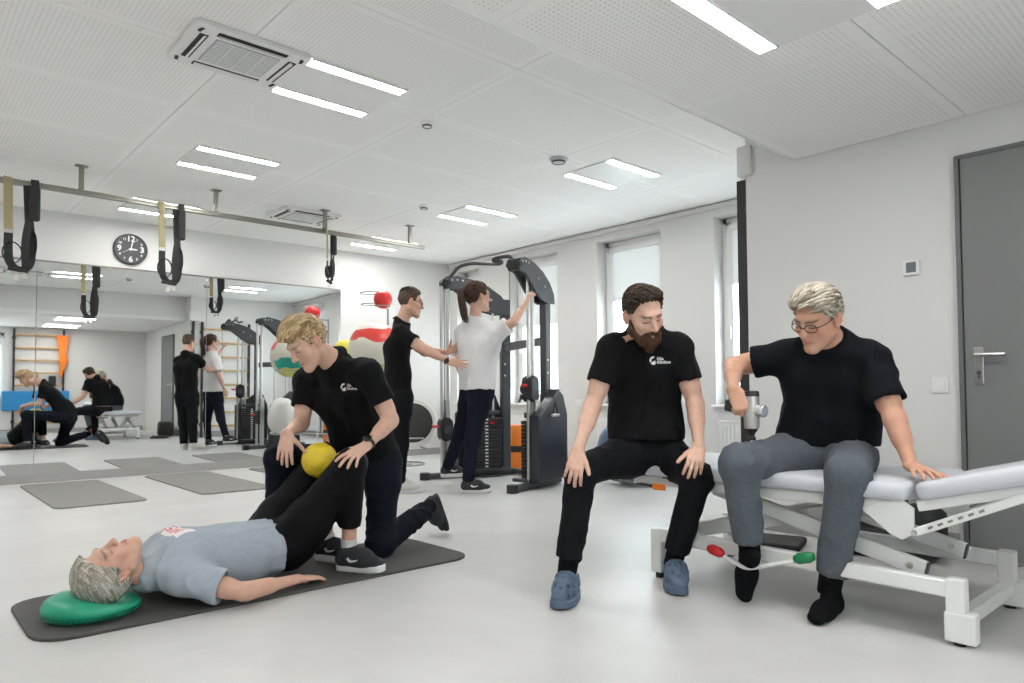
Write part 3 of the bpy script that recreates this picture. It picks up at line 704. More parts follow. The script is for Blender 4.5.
# ------------------------------------------------------------------ heads
def head_frame(fwd, up):
    y = nz(fwd); x = nz(np.cross(y, up)); z = np.cross(x, y); return np.array([x, y, z])       # rows: right, forward, up
def add_head(Fd, c, H, s=1.0, female=False):
    def W(p): return c+s*(H.T@np.asarray(p, float))
    def cone(a, b, ra, rb=None, k=0.02, flat=None, mode='add'): Fd.cone(W(a), W(b), ra*s, (rb if rb is not None else ra)*s, k*s, None if flat is None else (H.T@np.asarray(flat[0], float), flat[1]), mode)
    def ell(p, r, k=0.02, mode='add'): Fd.ell(W(p), H, [q*s for q in r], k*s, mode)
    ell((0, -0.014, 0.034), (0.076, 0.098, 0.086), 0.02)
    ell((0, 0.030, -0.030), (0.060, 0.062, 0.082), 0.03)
    for q in (-1, 1):
        cone((q*0.050, 0.004, -0.052), (q*0.015, 0.070, -0.099), 0.018, 0.015, 0.03)
        ell((q*0.043, 0.062, -0.018), (0.022, 0.020, 0.020), 0.02)
    ell((0, 0.078, -0.099), (0.021, 0.017, 0.018), 0.02)
    cone((-0.032, 0.080, 0.032), (0.032, 0.080, 0.032), 0.0125, k=0.022)
    for q in (-1, 1): ell((q*0.031, 0.102, 0.010), (0.019, 0.014, 0.012), 0.012, 'sub')
    for q in (-1, 1): ell((q*0.031, 0.0755, 0.010), (0.0145, 0.0135, 0.0125), 0.004)
    nt = 0.0105 if female else 0.0125
    cone((0, 0.088, 0.022), (0, 0.112, -0.022), 0.0075, nt, 0.012)
    for q in (-1, 1): ell((q*0.0115, 0.102, -0.027), (0.0085, 0.010, 0.0075), 0.006)
    for q in (-1, 1): cone((0, 0.0935, -0.055), (q*0.021, 0.084, -0.059), 0.0062, 0.003, 0.005)
    for q in (-1, 1): cone((0, 0.0925, -0.067), (q*0.017, 0.085, -0.063), 0.0072, 0.003, 0.005)
    cone((-0.018, 0.0955, -0.0608), (0.018, 0.0955, -0.0608), 0.0022, k=0.003, mode='sub')
    for q in (-1, 1):                                       # ears
        pts = [(q*0.072, 0.004, -0.022), (q*0.080, -0.004, -0.030), (q*0.086, -0.018, -0.012), (q*0.088, -0.022, 0.012), (q*0.084, -0.012, 0.028), (q*0.076, 0.002, 0.020)]
        for a, b in zip(pts, pts[1:]): cone(a, b, 0.0058, k=0.004)
        ell((q*0.077, -0.008, 0.0), (0.007, 0.015, 0.024), 0.006)
    return W
def head_colors(P, c, H, s, skin, brow, lip=0.35, stubble=None, blush=0.12):
    q = (P-c)@H.T/s; C = np.tile(np.array(skin), (len(P), 1))
    def blob(p, r): return np.exp(-(((q-np.array(p))/np.array(r))**2).sum(1))
    near = np.linalg.norm(q, axis=1) < 0.2
    def mix(w, col):
        w = np.clip(w*near, 0, 1)[:, None]; C[:] = C*(1-w)+np.array(col)*w
    sk = np.array(skin)
    red = sk*np.array([1.05, 0.72, 0.68])
    for e in (-1, 1): mix(blush*2*blob((e*0.045, 0.07, -0.03), (0.025, 0.03, 0.022)), red)
    mix(0.35*blob((0, 0.115, -0.022), (0.016, 0.016, 0.014)), red)
    for e in (-1, 1): mix(0.5*blob((e*0.085, -0.012, 0.0), (0.014, 0.03, 0.035)), red)
    lipc = sk*np.array([0.86, 0.50, 0.48])
    mix(lip*2.2*blob((0, 0.094, -0.061), (0.022, 0.02, 0.0085)), lipc)
    for e in (-1, 1):
        for t in np.linspace(0, 1, 7):
            mix(0.85*blob((e*(0.014+0.034*t), 0.088-0.012*t*t, 0.0300+0.004*math.sin(t*2.6)), (0.0065, 0.018, 0.0046)), brow)
            x = 0.019+0.024*t
            mix(0.65*blob((e*x, 0.088-0.004*abs(t-0.5), 0.0035+0.003*abs(t-0.5)), (0.005, 0.012, 0.0027)), np.array(brow)*0.4)
    mix(0.9*blob((0, 0.0965, -0.0608), (0.02, 0.012, 0.0018)), lipc*0.5)
    if stubble is not None:
        w = np.clip((-q[:, 2]-0.035)/0.02, 0, 1)*np.clip((q[:, 1]-0.0)/0.03, 0, 1)*np.clip((q[:, 2]+0.14)/0.02, 0, 1)
        mix(w*stubble[1], stubble[0])
    return C

CR_C = np.array([0, -0.014, 0.034]); CR_R = np.array([0.076, 0.098, 0.086])
def hairline(y): return np.interp(y, [-0.12, -0.06, -0.035, -0.02, 0.002, 0.018, 0.034, 0.046, 0.062, 0.085, 0.1], [-0.062, -0.058, -0.045, 0.014, 0.022, 0.0, 0.012, 0.058, 0.074, 0.088, 0.092])
def make_hair(name, c, H, s, material, parent, thick, locks, seed=1, line=0.0, lock_r=0.0042, hug=True):
    """thick(u,p)->shell thickness on a scalp point; locks: list of (n, region(p)->bool, flow(p,rng)->dir, length, lift)"""
    r = np.random.RandomState(seed); nu, nv = 72, 44; Pts = []
    th = np.linspace(0, 2*math.pi, nu, endpoint=False); ph = np.linspace(math.pi/2, -1.25, nv)
    T, PH = np.meshgrid(th, ph); u = np.stack([np.cos(PH)*np.sin(T), np.cos(PH)*np.cos(T), np.sin(PH)], -1).reshape(-1, 3)
    rad = 1/np.sqrt(((u/CR_R)**2).sum(1)); p = CR_C+u*rad[:, None]
    hl = hairline(p[:, 1])+line+0.004*np.sin(T.ravel()*23)+0.003*np.sin(T.ravel()*41+1)
    w = np.clip((p[:, 2]-hl)/0.016+0.3, 0, 1); w = w*w*(3-2*w)
    str_ = 0.0022*np.sin(T.ravel()*34+3*np.sin(PH.ravel()*3))+0.0016*np.sin(T.ravel()*61+5*np.sin(PH.ravel()*2.3)+1)
    tk = thick(p)+str_*np.clip(thick(p)/0.012, 0.2, 1.4)
    q = CR_C+u*(rad+tk*w-0.012*(1-w))[:, None]
    V = [q]; F = []; c1, c2 = HAIRC[material.name]; c1 = np.array(c1); c2 = np.array(c2)
    sw_ = np.clip(0.45+0.35*np.sin(T.ravel()*37+4*np.sin(PH.ravel()*2.3))+0.25*np.sin(T.ravel()*83+7*np.sin(PH.ravel()*1.7)), 0, 1)[:, None]
    CL = [c1*(1-sw_)+c2*sw_]
    for i in range(nv-1):
        a = np.arange(nu)+i*nu; b = np.roll(np.arange(nu), -1)+i*nu
        F.append(np.stack([a, a+nu, b+nu, b], 1))
    off = nu*nv; NS = 6; K = 5
    for n, region, flow, length, lift in locks:
        done = 0; tries = 0
        while done < n and tries < n*60:
            tries += 1
            uu = r.normal(size=3); uu /= np.linalg.norm(uu); rr = 1/math.sqrt(((uu/CR_R)**2).sum()); pp = CR_C+uu*rr
            if pp[2] < hairline(pp[1])+line+0.003 or not region(pp): continue
            done += 1; nn = nz((pp-CR_C)/CR_R**2); L = length*r.uniform(0.65, 1.25); path = []; t0 = float(thick(pp[None])[0])
            x = pp+nn*t0*r.uniform(0.3, 0.9); d = nz(np.asarray(flow(pp, r), float)+nn*lift)
            for i in range(NS):
                path.append(x.copy()); fl = nz(np.asarray(flow(x, r), float)+nn*lift*(1-i/2.0)); d = nz(d*0.65+fl*0.5); x = x+d*L/(NS-1)
                tt = float(thick(x[None])[0]); v = (x-CR_C)/(CR_R+0.002+1.0*tt*min(1.0, max(0.0, (x[2]-hairline(x[1]))/0.02+1.0))); m = np.linalg.norm(v)
                if m < 1 or (hug and m < 1.35): x = CR_C+(x-CR_C)/m
            rad_ = lock_r*r.uniform(0.6, 1.3)*np.array([0.7, 1, 1, 0.85, 0.55, 0.12])
            ring = []
            for i in range(NS):
                dd = path[min(i+1, NS-1)]-path[max(i-1, 0)]; ax, ay, _ = axes_from(dd, nn)
                for kk in range(K):
                    a = 2*math.pi*kk/K; ring.append(path[i]+(ax*math.cos(a)*1.2+ay*math.sin(a)*0.8)*rad_[i])
            V.append(np.array(ring)); w_ = r.uniform(0, 1)**1.2; cc_ = c1*(1-w_)+c2*w_; CL.append(np.repeat(np.array([cc_*(0.75+0.35*i/(NS-1)) for i in range(NS)]), K, 0))
            for i in range(NS-1):
                a = off+i*K+np.arange(K); b = off+i*K+np.roll(np.arange(K), -1); F.append(np.stack([a, b, b+K, a+K], 1))
            off += NS*K
    P = np.concatenate(V); P = c+s*(P@H)
    return obj(name, mesh_np(name, P, np.concatenate(F), np.concatenate(CL)), material, parent)
HAIRC = {}
def hair_mat(name, c1, c2, rough=0.55):
    m = bpy.data.materials.new(name); m.use_nodes = True; nt = m.node_tree; b = nt.nodes['Principled BSDF']; HAIRC[m.name] = (c1, c2)
    at = nt.nodes.new('ShaderNodeAttribute'); at.attribute_name = 'Col'; nt.links.new(at.outputs['Color'], b.inputs['Base Color']); b.inputs['Roughness'].default_value = rough; b.inputs['Specular IOR Level'].default_value = 0.3
    return m

# ------------------------------------------------------------------ hands
def rot_about(v, axis, a):
    axis = nz(axis); return v*math.cos(a)+np.cross(axis, v)*math.sin(a)+axis*(axis@v)*(1-math.cos(a))
def add_hand(Fd, wrist, d, n, thumb, s=1.0, curl=(0.25, 0.35, 0.25), spread=0.10, thumb_out=0.6, tcurl=0.2, tn=0.2):
    """wrist point, finger direction d, palm normal n (out of the palm), thumb side vector"""
    d = nz(d); n = nz(n-d*(n@d)); sd = np.cross(d, n)
    if sd@thumb < 0: sd = -sd
    axis = np.cross(d, n)                                  # rotating d about this turns it towards the palm
    k = 0.006*s
    for off, L in ((0.028, 0.088), (0.010, 0.092), (-0.009, 0.088), (-0.026, 0.080)):
        Fd.cone(wrist+sd*off*0.55*s+d*0.004, wrist+d*L*s*0.98+sd*off*s, 0.0145*s, 0.0112*s, 0.012*s, (n, 0.85))
    lens = ((0.028, 0.088, 0.070, 0.0088), (0.009, 0.092, 0.078, 0.0090), (-0.010, 0.088, 0.072, 0.0086), (-0.028, 0.080, 0.056, 0.0078))
    tips = []
    for i, (off, L, fl, r) in enumerate(lens):
        p = wrist+d*L*s+sd*off*s; dd = nz(d+sd*spread*(1.2-i*0.85)); a = 0.0
        for j, (fr, cu) in enumerate(zip((0.46, 0.30, 0.26), curl)):
            dd = rot_about(dd, axis, cu*(1+0.08*i)); q = p+dd*fl*fr*s
            Fd.cone(p, q, r*s*(1-0.07*j), r*s*(0.94-0.08*j), k if j == 0 else 0.003*s); p = q
        tips.append(p)
    p = wrist+d*0.022*s+sd*0.022*s+n*0.006*s; dd = nz(d*(1-thumb_out*0.45)+sd*thumb_out+n*tn)
    for j, (fl, r) in enumerate(((0.042, 0.0135), (0.034, 0.0105), (0.026, 0.0092))):
        q = p+dd*fl*s; Fd.cone(p, q, r*s, r*s*0.88, 0.012*s if j == 0 else 0.004*s); p = q; dd = rot_about(dd, nz(np.cross(sd, d))*(-1 if np.cross(sd, d)@n < 0 else 1)*0+axis, tcurl); dd = nz(dd+d*0.25)
    return tips

# ------------------------------------------------------------------ shoes
def foot_axes(d, up):
    d = nz(d); up = nz(up-d*(up@d)); return d, np.cross(d, up), up        # forward, right, up
def sole_outline(L, w, side):
    """outline (forward, right); side=+1 right foot"""
    pts = []
    for t in np.linspace(0, 2*math.pi, 32, endpoint=False):
        f = math.cos(t); r_ = math.sin(t)
        x = L*(0.5+0.5*f)
        ww = w*(0.40+0.11*(0.5+0.5*f)+0.03*math.cos(2*t))*(1.0)
        xoff = side*0.012*math.sin(math.pi*min(max(x/L, 0), 1))*(-1)
        y = np.sign(r_)*abs(r_)**0.65*ww+xoff
        pts.append((x, y))
    return pts
def build_shoe(name, heel, d, up, L, w, style, parent, mats, side=1):
    """heel: ground point under the back of the heel; d forward; up"""
    f, r, u = foot_axes(d, up); heel = np.asarray(heel, float)
    lo = heel-0.12-np.maximum(-f*L, 0); lo = np.minimum(heel, heel+f*L)-0.17; hi = np.maximum(heel, heel+f*L)+0.17
    W = lambda a, b, c: heel+f*a*L+r*b*w+u*c
    Fd = Field(lo, hi, 0.0045)
    st = 0.03 if style == 'sneaker' else (0.022 if style == 'clog' else (0.02 if style == 'boot' else 0.0))
    if style == 'sock':
        Fd.cone(W(0.14, 0, 0.04), W(0.55, 0, 0.036), 0.036, 0.034, 0.03); Fd.cone(W(0.5, -0.05, 0.034), W(0.86, -0.05, 0.024), 0.036, 0.024, 0.03, (u, 0.8)); Fd.cone(W(0.5, 0.12, 0.034), W(0.80, 0.16, 0.022), 0.032, 0.022, 0.03, (u, 0.8))
        Fd.cone(W(0.2, 0, 0.04), W(0.24, 0, 0.12), 0.036, 0.038, 0.03)
    else:
        hh = 0.062 if style != 'clog' else 0.075
        Fd.cone(W(0.14, 0, st+0.028), W(0.55, 0, st+0.030), 0.037, 0.040, 0.03); Fd.cone(W(0.5, 0, st+0.028), W(0.84, 0, st+0.018), 0.046, 0.036, 0.04, (u, 0.75 if style != 'clog' else 0.9))
        Fd.cone(W(0.16, 0, st+0.03), W(0.20, 0, st+hh), 0.034, 0.037, 0.03); Fd.cone(W(0.25, 0, st+hh), W(0.58, 0, st+0.045), 0.034, 0.034, 0.03)
        Fd.cut(W(0.5, 0, st-0.004), -u, 0.3)
        if style in ('sneaker', 'boot'):
            Fd.cone(W(0.20, 0, st+hh+0.012), W(0.22, 0, st+hh+0.09), 0.030, 0.034, 0.008, mode='sub')
        if style == 'clog':
            Fd.cone(W(0.05, 0, st+0.075), W(0.30, 0, st+0.085), 0.036, 0.036, 0.012, mode='sub')
            for a, b in ((0.60, -0.38), (0.60, 0.0), (0.60, 0.38), (0.70, -0.22), (0.70, 0.22), (0.78, 0.0), (0.78, -0.34), (0.78, 0.36), (0.52, -0.2), (0.52, 0.2), (0.68, -0.52), (0.68, 0.52)):
                p = W(a, b, st+0.075-abs(b)*0.045-max(a-0.6, 0)*0.13); q = W(a, b*0.4, st+0.0)
                Fd.cone(p+(p-q)*0.3, p+(q-p)*0.5, 0.0072, 0.0072, 0.002, mode='sub')
    P, F = Fd.mesh(); P = relax(P, F, 1)
    o = obj(name, mesh_np(name, P, F), mats[0], parent)
    if style != 'sock':
        bm = B(); out = sole_outline(L, w, side); th = st+(0.006 if style != 'clog' else 0.012)
        prism(bm, out, heel, f, r, u, th, 0.005)
        for v in bm.verts:
            rel = np.array(v.co)-heel; a = rel@f/L; hgt = rel@u
            lift = 0.018*max(a-0.75, 0)*4*0.5*(1-hgt/max(th, 1e-3)*0.3); v.co += Vector(u*lift)
        smooth(obj('sole', bm, mats[1], o), 50)
    if style in ('sneaker',):
        for sg in (-1, 1):                                # laces
            pass
        def laces(b):
            for i in range(4):
                a = 0.34+0.075*i; h = st+0.079-0.010*i
                tube(b, [W(a, -0.30, h-0.012), W(a+0.01, 0, h+0.006), W(a, 0.30, h-0.012)], 0.0032, 6)
        simple('laces', laces, mats[3] if len(mats) > 3 else mats[0], o)
        if mats[2]:
            bv = BVHTree.FromPolygons([tuple(p) for p in P], [tuple(q) for q in F])
            for sg in (-1, 1):                           # curved tick mark on each side
                tick = [(0.30, 0.030), (0.36, 0.014), (0.44, 0.012), (0.56, 0.020), (0.78, 0.047), (0.58, 0.030), (0.46, 0.026), (0.40, 0.030), (0.36, 0.040)]
                vs_ = []
                for a, z in tick:
                    org = W(a*0.82+0.06, sg*1.2, st+0.012+z*0.85); hit = bv.ray_cast(Vector(org), Vector(-r*sg))
                    pt = np.array(hit[0]) if hit[0] is not None else W(a*0.82+0.06, sg*0.45, st+z)
                    vs_.append(pt+r*sg*0.0025)
                bm = B(); vv = [bm.verts.new(p) for p in vs_]
                for i in range(4): 
                    try: bm.faces.new([vv[i], vv[i+1], vv[8-i-1] if 8-i-1 > i+1 else vv[i+1], vv[8-i]][:4] if 8-i-1 > i+1 else [vv[i], vv[i+1], vv[8-i]])
                    except ValueError: pass
                obj('side_logo', bm, mats[2], o)
    if style == 'clog':
        def strap(b):
            pts = [W(0.44, -0.50, st+0.050), W(0.30, -0.52, st+0.062), W(0.08, -0.45, st+0.072), W(-0.03, 0, st+0.076), W(0.08, 0.45, st+0.072), W(0.30, 0.52, st+0.062), W(0.44, 0.50, st+0.050)]
            if mats[2] == 'front': pts = [W(0.40, -0.42, st+0.045), W(0.42, -0.32, st+0.075), W(0.44, 0, st+0.092), W(0.42, 0.32, st+0.075), W(0.40, 0.42, st+0.045)]
            tube(b, spline(pts, 5), 1, 8, flat=(0.004, 0.011, u))
        smooth(simple('heel_strap', strap, mats[0], o), 50)
        simple('rivet', lambda b: [cyl(b, W(0.42, sg*0.42, st+0.045), W(0.42, sg*0.50, st+0.045), 0.008, n=12) for sg in (-1, 1)], mats[0], o)
    return o

# ------------------------------------------------------------------ one person
M_SKIN = vcol_mat('skin', 0.5, 0.12, 0.35)
def build_person(J, label, skin, brow, sex='m', head=None, shirt=None, trousers=None, hands=None, dense=0.0036, group=None, bulk=1.0, headscale=1.0, stubble=None, belly=0.0, hide=()):
    """J: dict of world joints. Returns the empty."""
    base = np.array([J['pelvis'][0], J['pelvis'][1], 0.0])
    t = thing('person', label, 'person', base, 0, group); Minv = Matrix.Translation(-Vector(base))
    def own(o): o.parent = t; o.matrix_parent_inverse = Minv; return o
    lat = nz(J['shoulderL']-J['shoulderR']); hl = nz(J['hipL']-J['hipR'])
    ctr = (J['shoulderL']+J['shoulderR'])/2
    H = head_frame(*head[1:]); hc = head[0]; hs = headscale
    pts = np.array([v for v in J.values()]+[hc]); lo = pts.min(0)-0.24; hi = pts.max(0)+0.24
    dn = [(hc-0.155, hc+0.155, dense)]
    for sd in 'LR':
        if sd in hands: w = J['wrist'+sd]; dv = nz(hands[sd]['d']); m = w+dv*0.09; dn.append((m-0.115, m+0.115, dense*1.05))
    Fd = Field(lo, hi, 0.011, dn)
    P_, W_, C_, N_ = J['pelvis'], J['waist'], J['chest'], J['neck']
    b = bulk
    def torso(Fq, g, k=0.05):
        cw = 0.090*b; ww = 0.062*b; pw = 0.075*b
        for s in (-1, 1):
            Fq.cone(C_+lat*s*cw, W_+nz(lat+hl)*s*ww, 0.098*b+g, 0.094*b+g+belly*0.5, k); Fq.cone(W_+nz(lat+hl)*s*ww, P_+hl*s*pw, 0.094*b+g+belly*0.5, 0.105*b+g, k)
            S = J['shoulderL'] if s > 0 else J['shoulderR']
            Fq.cone(C_+lat*s*cw, S-lat*s*0.02, 0.085*b+g, 0.050*b+g, k)
            Fq.cone(N_-Z*0.0, S, 0.042*b+g, 0.046*b+g, k*0.8)
        Fq.cone(C_, N_, 0.085*b+g, 0.052+g, k)
    torso(Fd, -0.012)
    for s, q in (('L', 1), ('R', -1)):
        S, E, Wr = J['shoulder'+s], J['elbow'+s], J['wrist'+s]; af = 0.88 if sex == 'f' else 1.0
        af *= (1+(b-1)*0.6)
        Fd.cone(S, E, 0.047*af, 0.037*af, 0.03); Fd.cone(S+(E-S)*0.3, S+(E-S)*0.75, 0.044*af, 0.042*af, 0.03)
        Fd.cone(E, Wr, 0.037*af, 0.0245*af, 0.02); Fd.cone(E+(Wr-E)*0.1, E+(Wr-E)*0.45, 0.040*af, 0.036*af, 0.02)
        if s in hands:
            h = hands[s]; add_hand(Fd, Wr, h['d'], h['n'], h['thumb'], h.get('s', 1.0)*(0.92 if sex == 'f' else 1.0), h.get('curl', (0.25, 0.35, 0.25)), h.get('spread', 0.1), h.get('tout', 0.6), h.get('tcurl', 0.2), h.get('tn', 0.2))
        Hp, Kn, An = J['hip'+s], J['knee'+s], J['ankle'+s]
        Fd.cone(Hp, Kn, 0.072*b, 0.050, 0.04); Fd.cone(Kn, An, 0.048, 0.034, 0.03); Fd.cone(Kn+(An-Kn)*0.15, Kn+(An-Kn)*0.5, 0.052, 0.046, 0.03)
        if 'toe'+s in J: Fd.cone(An, J['toe'+s], 0.034, 0.022, 0.02)
    Fd.cone(N_-(hc-N_)*0.1, hc+hs*(H.T@np.array([0, -0.022, -0.045])), 0.058*(0.86 if sex == 'f' else 1.0), 0.053*(0.88 if sex == 'f' else 1.0), 0.03)
    add_head(Fd, hc, H, hs, sex == 'f')
    V, F = Fd.mesh(); V = relax(V, F, 1, 0.35)
    col = head_colors(V, hc, H, hs, skin, brow, stubble=stubble)
    own(obj('body', mesh_np('body', V, F, col), M_SKIN))
    # ---- shirt
    if shirt:
        g = shirt.get('g', 0.012); lo2 = np.min([P_, W_, C_, N_, J['elbowL'], J['elbowR'], J['shoulderL'], J['shoulderR']], 0)-0.22; hi2 = np.max([P_, W_, C_, N_, J['elbowL'], J['elbowR'], J['shoulderL'], J['shoulderR']], 0)+0.22
        Fs = Field(lo2, hi2, shirt.get('res', 0.008)); torso(Fs, g)
        for p in shirt.get('extra', ()): Fs.cone(p[0], p[1], p[2], p[3], 0.05)
        for s in 'LR':
            S, E = J['shoulder'+s], J['elbow'+s]; fr = shirt.get('sleeve'+s, shirt.get('sleeve', 0.62)); end = S+(E-S)*fr; sw = shirt.get('sw', 0.066)*b
            Fl = Field.like(Fs)
            Fl.cone(S, S+(E-S)*(fr+0.3), 0.058*b+g*0.4, sw+0.004, 0.0)
            Fl.cut(end, E-S, 0.3); Fl.cone(end-(E-S)*0.04, end+(E-S)*0.2, sw-0.019, sw-0.017, 0.004, mode='sub')
            Fs._blend((slice(None),)*3, Fl.D, 0.035, 'add')
        up = nz(hc-N_); Fs.cut(N_+up*shirt.get('neck', 0.028), up, 0.12)
        Fs.cone(N_-up*0.01, N_+up*0.2, 0.054 if sex == 'm' else 0.05, 0.066, 0.01, mode='sub')
        hp, hn = shirt['hem']; Fs.cut(hp, hn, 0.42)
        Vs, Fs_ = Fs.mesh(); Nn = vnormals(Vs, Fs_); Vs = folds(Vs, Nn, shirt.get('amp', 0.005), shirt.get('freq', 16), shirt.get('seed', 3), nz(N_-P_)); Vs = relax(Vs, Fs_, 1, 0.3)
        so = own(obj(shirt['name'], mesh_np(shirt['name'], Vs, Fs_), shirt['mat']))
        J['_shirt'] = (so, Vs, Fs_)
        if shirt.get('collar'):
            a1 = nz(lat-up*(lat@up)); fw = np.cross(up, a1)
            if fw@(H[1]) < 0: fw = -fw
            bm = B(); n = 40; rings = []
            for i in range(n+1):
                a = -math.pi*0.90+1.80*math.pi*i/n                 # opening at the throat
                dirv = -fw*math.cos(a)+a1*math.sin(a); e = abs(a)/(math.pi*0.9)
                rr = 0.060+0.004*math.cos(a); drop = 0.010*e*e*3; wd = 0.030+0.018*e**4
                p0 = N_+up*(0.012-drop)+dirv*(rr-0.002); p1 = N_+up*(0.040-drop*1.2)+dirv*(rr+0.002)
                p2 = N_+up*(0.036-drop*1.2)+dirv*(rr+0.009); p3 = N_+up*(0.036-wd-drop*1.2)+dirv*(rr+0.030+0.01*e)
                rings.append([bm.verts.new(p) for p in (p0, p1, p2, p3, p3-dirv*0.005, p2-dirv*0.006-up*0.004)])
            for A, C in zip(rings, rings[1:]):
                for k in range(6): bm.faces.new((A[k], A[(k+1) % 6], C[(k+1) % 6], C[k]))
            bm.faces.new(rings[0]); bm.faces.new(rings[-1][::-1]); bmesh.ops.recalc_face_normals(bm, faces=bm.faces)
            smooth(obj('collar', bm, shirt['mat'], so), 60)
    # ---- trousers
    if trousers:
        g = trousers.get('g', 0.014); ks = [P_, W_]+[J[a+s] for a in ('hip', 'knee', 'ankle') for s in 'LR']
        Ft = Field(np.min(ks, 0)-0.2, np.max(ks, 0)+0.2, trousers.get('res', 0.0085))
        for s in (-1, 1): Ft.cone(W_*0.55+P_*0.45+hl*s*0.06*b, P_+hl*s*0.075*b, 0.092*b+g*0.5, 0.102*b+g*0.6, 0.05)
        for s in 'LR':
            Hp, Kn, An = J['hip'+s], J['knee'+s], J['ankle'+s]; rr = trousers.get('r', (0.082, 0.062, 0.058, 0.050)); fr = trousers.get('len'+s, trousers.get('len', 0.9))
            Fl = Field.like(Ft); end = Kn+(An-Kn)*fr
            Fl.cone(Kn, An+(An-Kn)*0.2, rr[2]+g, rr[3]+g*0.5, 0.03); Fl.cut(end, An-Kn, 0.5)
            Fl.cone(end-(An-Kn)*0.02, end+(An-Kn)*0.3, rr[3]+g*0.5-0.013, rr[3]+g*0.5-0.012, 0.003, mode='sub')
            Ft.cone(P_+(Hp-P_)*0.8, Hp+(Kn-Hp)*0.25, 0.095*b+g*0.4, rr[0]+g, 0.06); Ft.cone(Hp, Kn, rr[0]+g, rr[1]+g, 0.05)
            Ft._blend((slice(None),)*3, Fl.D, 0.03, 'add')
        for p in trousers.get('extra', ()): Ft.cone(p[0], p[1], p[2], p[3], 0.05)
        Ft.cut(W_*0.35+P_*0.65, W_-P_, 0.20)
        Vt, Ft_ = Ft.mesh(); Nn = vnormals(Vt, Ft_); Vt = folds(Vt, Nn, trousers.get('amp', 0.0045), trousers.get('freq', 20), trousers.get('seed', 9)); Vt = relax(Vt, Ft_, 1, 0.3)
        J['_trousers'] = (own(obj(trousers['name'], mesh_np(trousers['name'], Vt, Ft_), trousers['mat'])), Vt, Ft_)
    return t, own, H, hc, hs
def decal(shirt, name, me, M, direction, material, off=0.002):
    """lay a flat mesh on the shirt surface by casting its vertices along `direction`"""
    so, V, F = shirt; bv = BVHTree.FromPolygons([tuple(p) for p in V], [tuple(q) for q in F]); dv = Vector([float(x) for x in nz(direction)])
    for v in me.vertices:
        p = M @ v.co; hit = bv.ray_cast(p-dv*0.3, dv)
        v.co = (hit[0]-dv*off) if hit[0] is not None else p
    o = obj(name, me, material, so); return o
def glasses(own_, hc, H, s, material, lensmat=None, r=0.021):
    W = lambda p: hc+s*(H.T@np.asarray(p, float))
    def fn(b):
        for q in (-1, 1):
            tube(b, [W((q*0.032+r*1.18*math.cos(a), 0.103-0.010*(math.cos(a)*q*0.5+0.5), 0.006+r*0.82*math.sin(a))) for a in np.linspace(0, 2*math.pi, 24)[:-1]], 0.0019*s, 6, True)
            tube(b, [W((q*0.057, 0.092, 0.010)), W((q*0.075, 0.06, 0.013)), W((q*0.083, -0.005, 0.018)), W((q*0.080, -0.022, 0.004))], 0.0020*s, 6)
        tube(b, [W((-0.009, 0.107, 0.010)), W((0, 0.110, 0.013)), W((0.009, 0.107, 0.010))], 0.0019*s, 6)
    g = own_(simple('glasses', fn, material)); smooth(g, 60)
    return g

# ================================================================== PEOPLE
FH = nz([FW[0], FW[1], 0]); RH = nz([RT[0], RT[1], 0])          # level camera directions
M_POLO = mat('black_pique', (0.0075, 0.0075, 0.0085), 0.8, bump=(500, 0.25), sheen=0.02, spec=0.10)
M_TEE = mat('black_jersey', (0.0075, 0.0085, 0.012), 0.85, bump=(350, 0.15), sheen=0.02, spec=0.10)
M_PBLK = mat('black_trouser_cloth', (0.0085, 0.009, 0.011), 0.75, bump=(300, 0.15), spec=0.10)
M_PNAVY = mat('dark_navy_trouser_cloth', (0.0065, 0.009, 0.015), 0.75, bump=(300, 0.15), spec=0.10)
M_LEGG = mat('black_leggings', (0.005, 0.005, 0.006), 0.6, bump=(300, 0.1), spec=0.10)
M_PGREY = mat('slate_grey_trouser_cloth', (0.105, 0.119, 0.137), 0.85, bump=(260, 0.25), var=(60, 0.08), spec=0.15)
M_GTEE = mat('pale_grey_blue_jersey', (0.36, 0.41, 0.46), 0.9, bump=(320, 0.2), var=(50, 0.05), spec=0.15)
M_WTEE = mat('white_jersey', (0.74, 0.735, 0.74), 0.9, bump=(320, 0.2), spec=0.15)
M_SOCK = mat('black_knit_sock', (0.007, 0.007, 0.008), 0.95, bump=(600, 0.5), spec=0.1)
M_CLOG = mat('slate_blue_foam', (0.085, 0.125, 0.195), 0.6)
M_SHOEB = mat('black_mesh_upper', (0.018, 0.021, 0.026), 0.75, bump=(450, 0.4))
M_SOLEW = mat('white_foam_sole', (0.75, 0.75, 0.74), 0.5)
M_SOLEB = mat('black_rubber_sole', (0.02, 0.02, 0.02), 0.6)
M_PRINT = mat('white_print', (0.80, 0.80, 0.80), 0.6)
M_DENIM = mat('navy_stretch_cloth', (0.010, 0.012, 0.022), 0.8, bump=(300, 0.2), spec=0.10)
M_GFRAME = mat('dark_spectacle_metal', (0.03, 0.028, 0.026), 0.35, 0.6)
SK1, SK2, SK3 = (0.66, 0.415, 0.315), (0.64, 0.385, 0.285), (0.59, 0.325, 0.225)

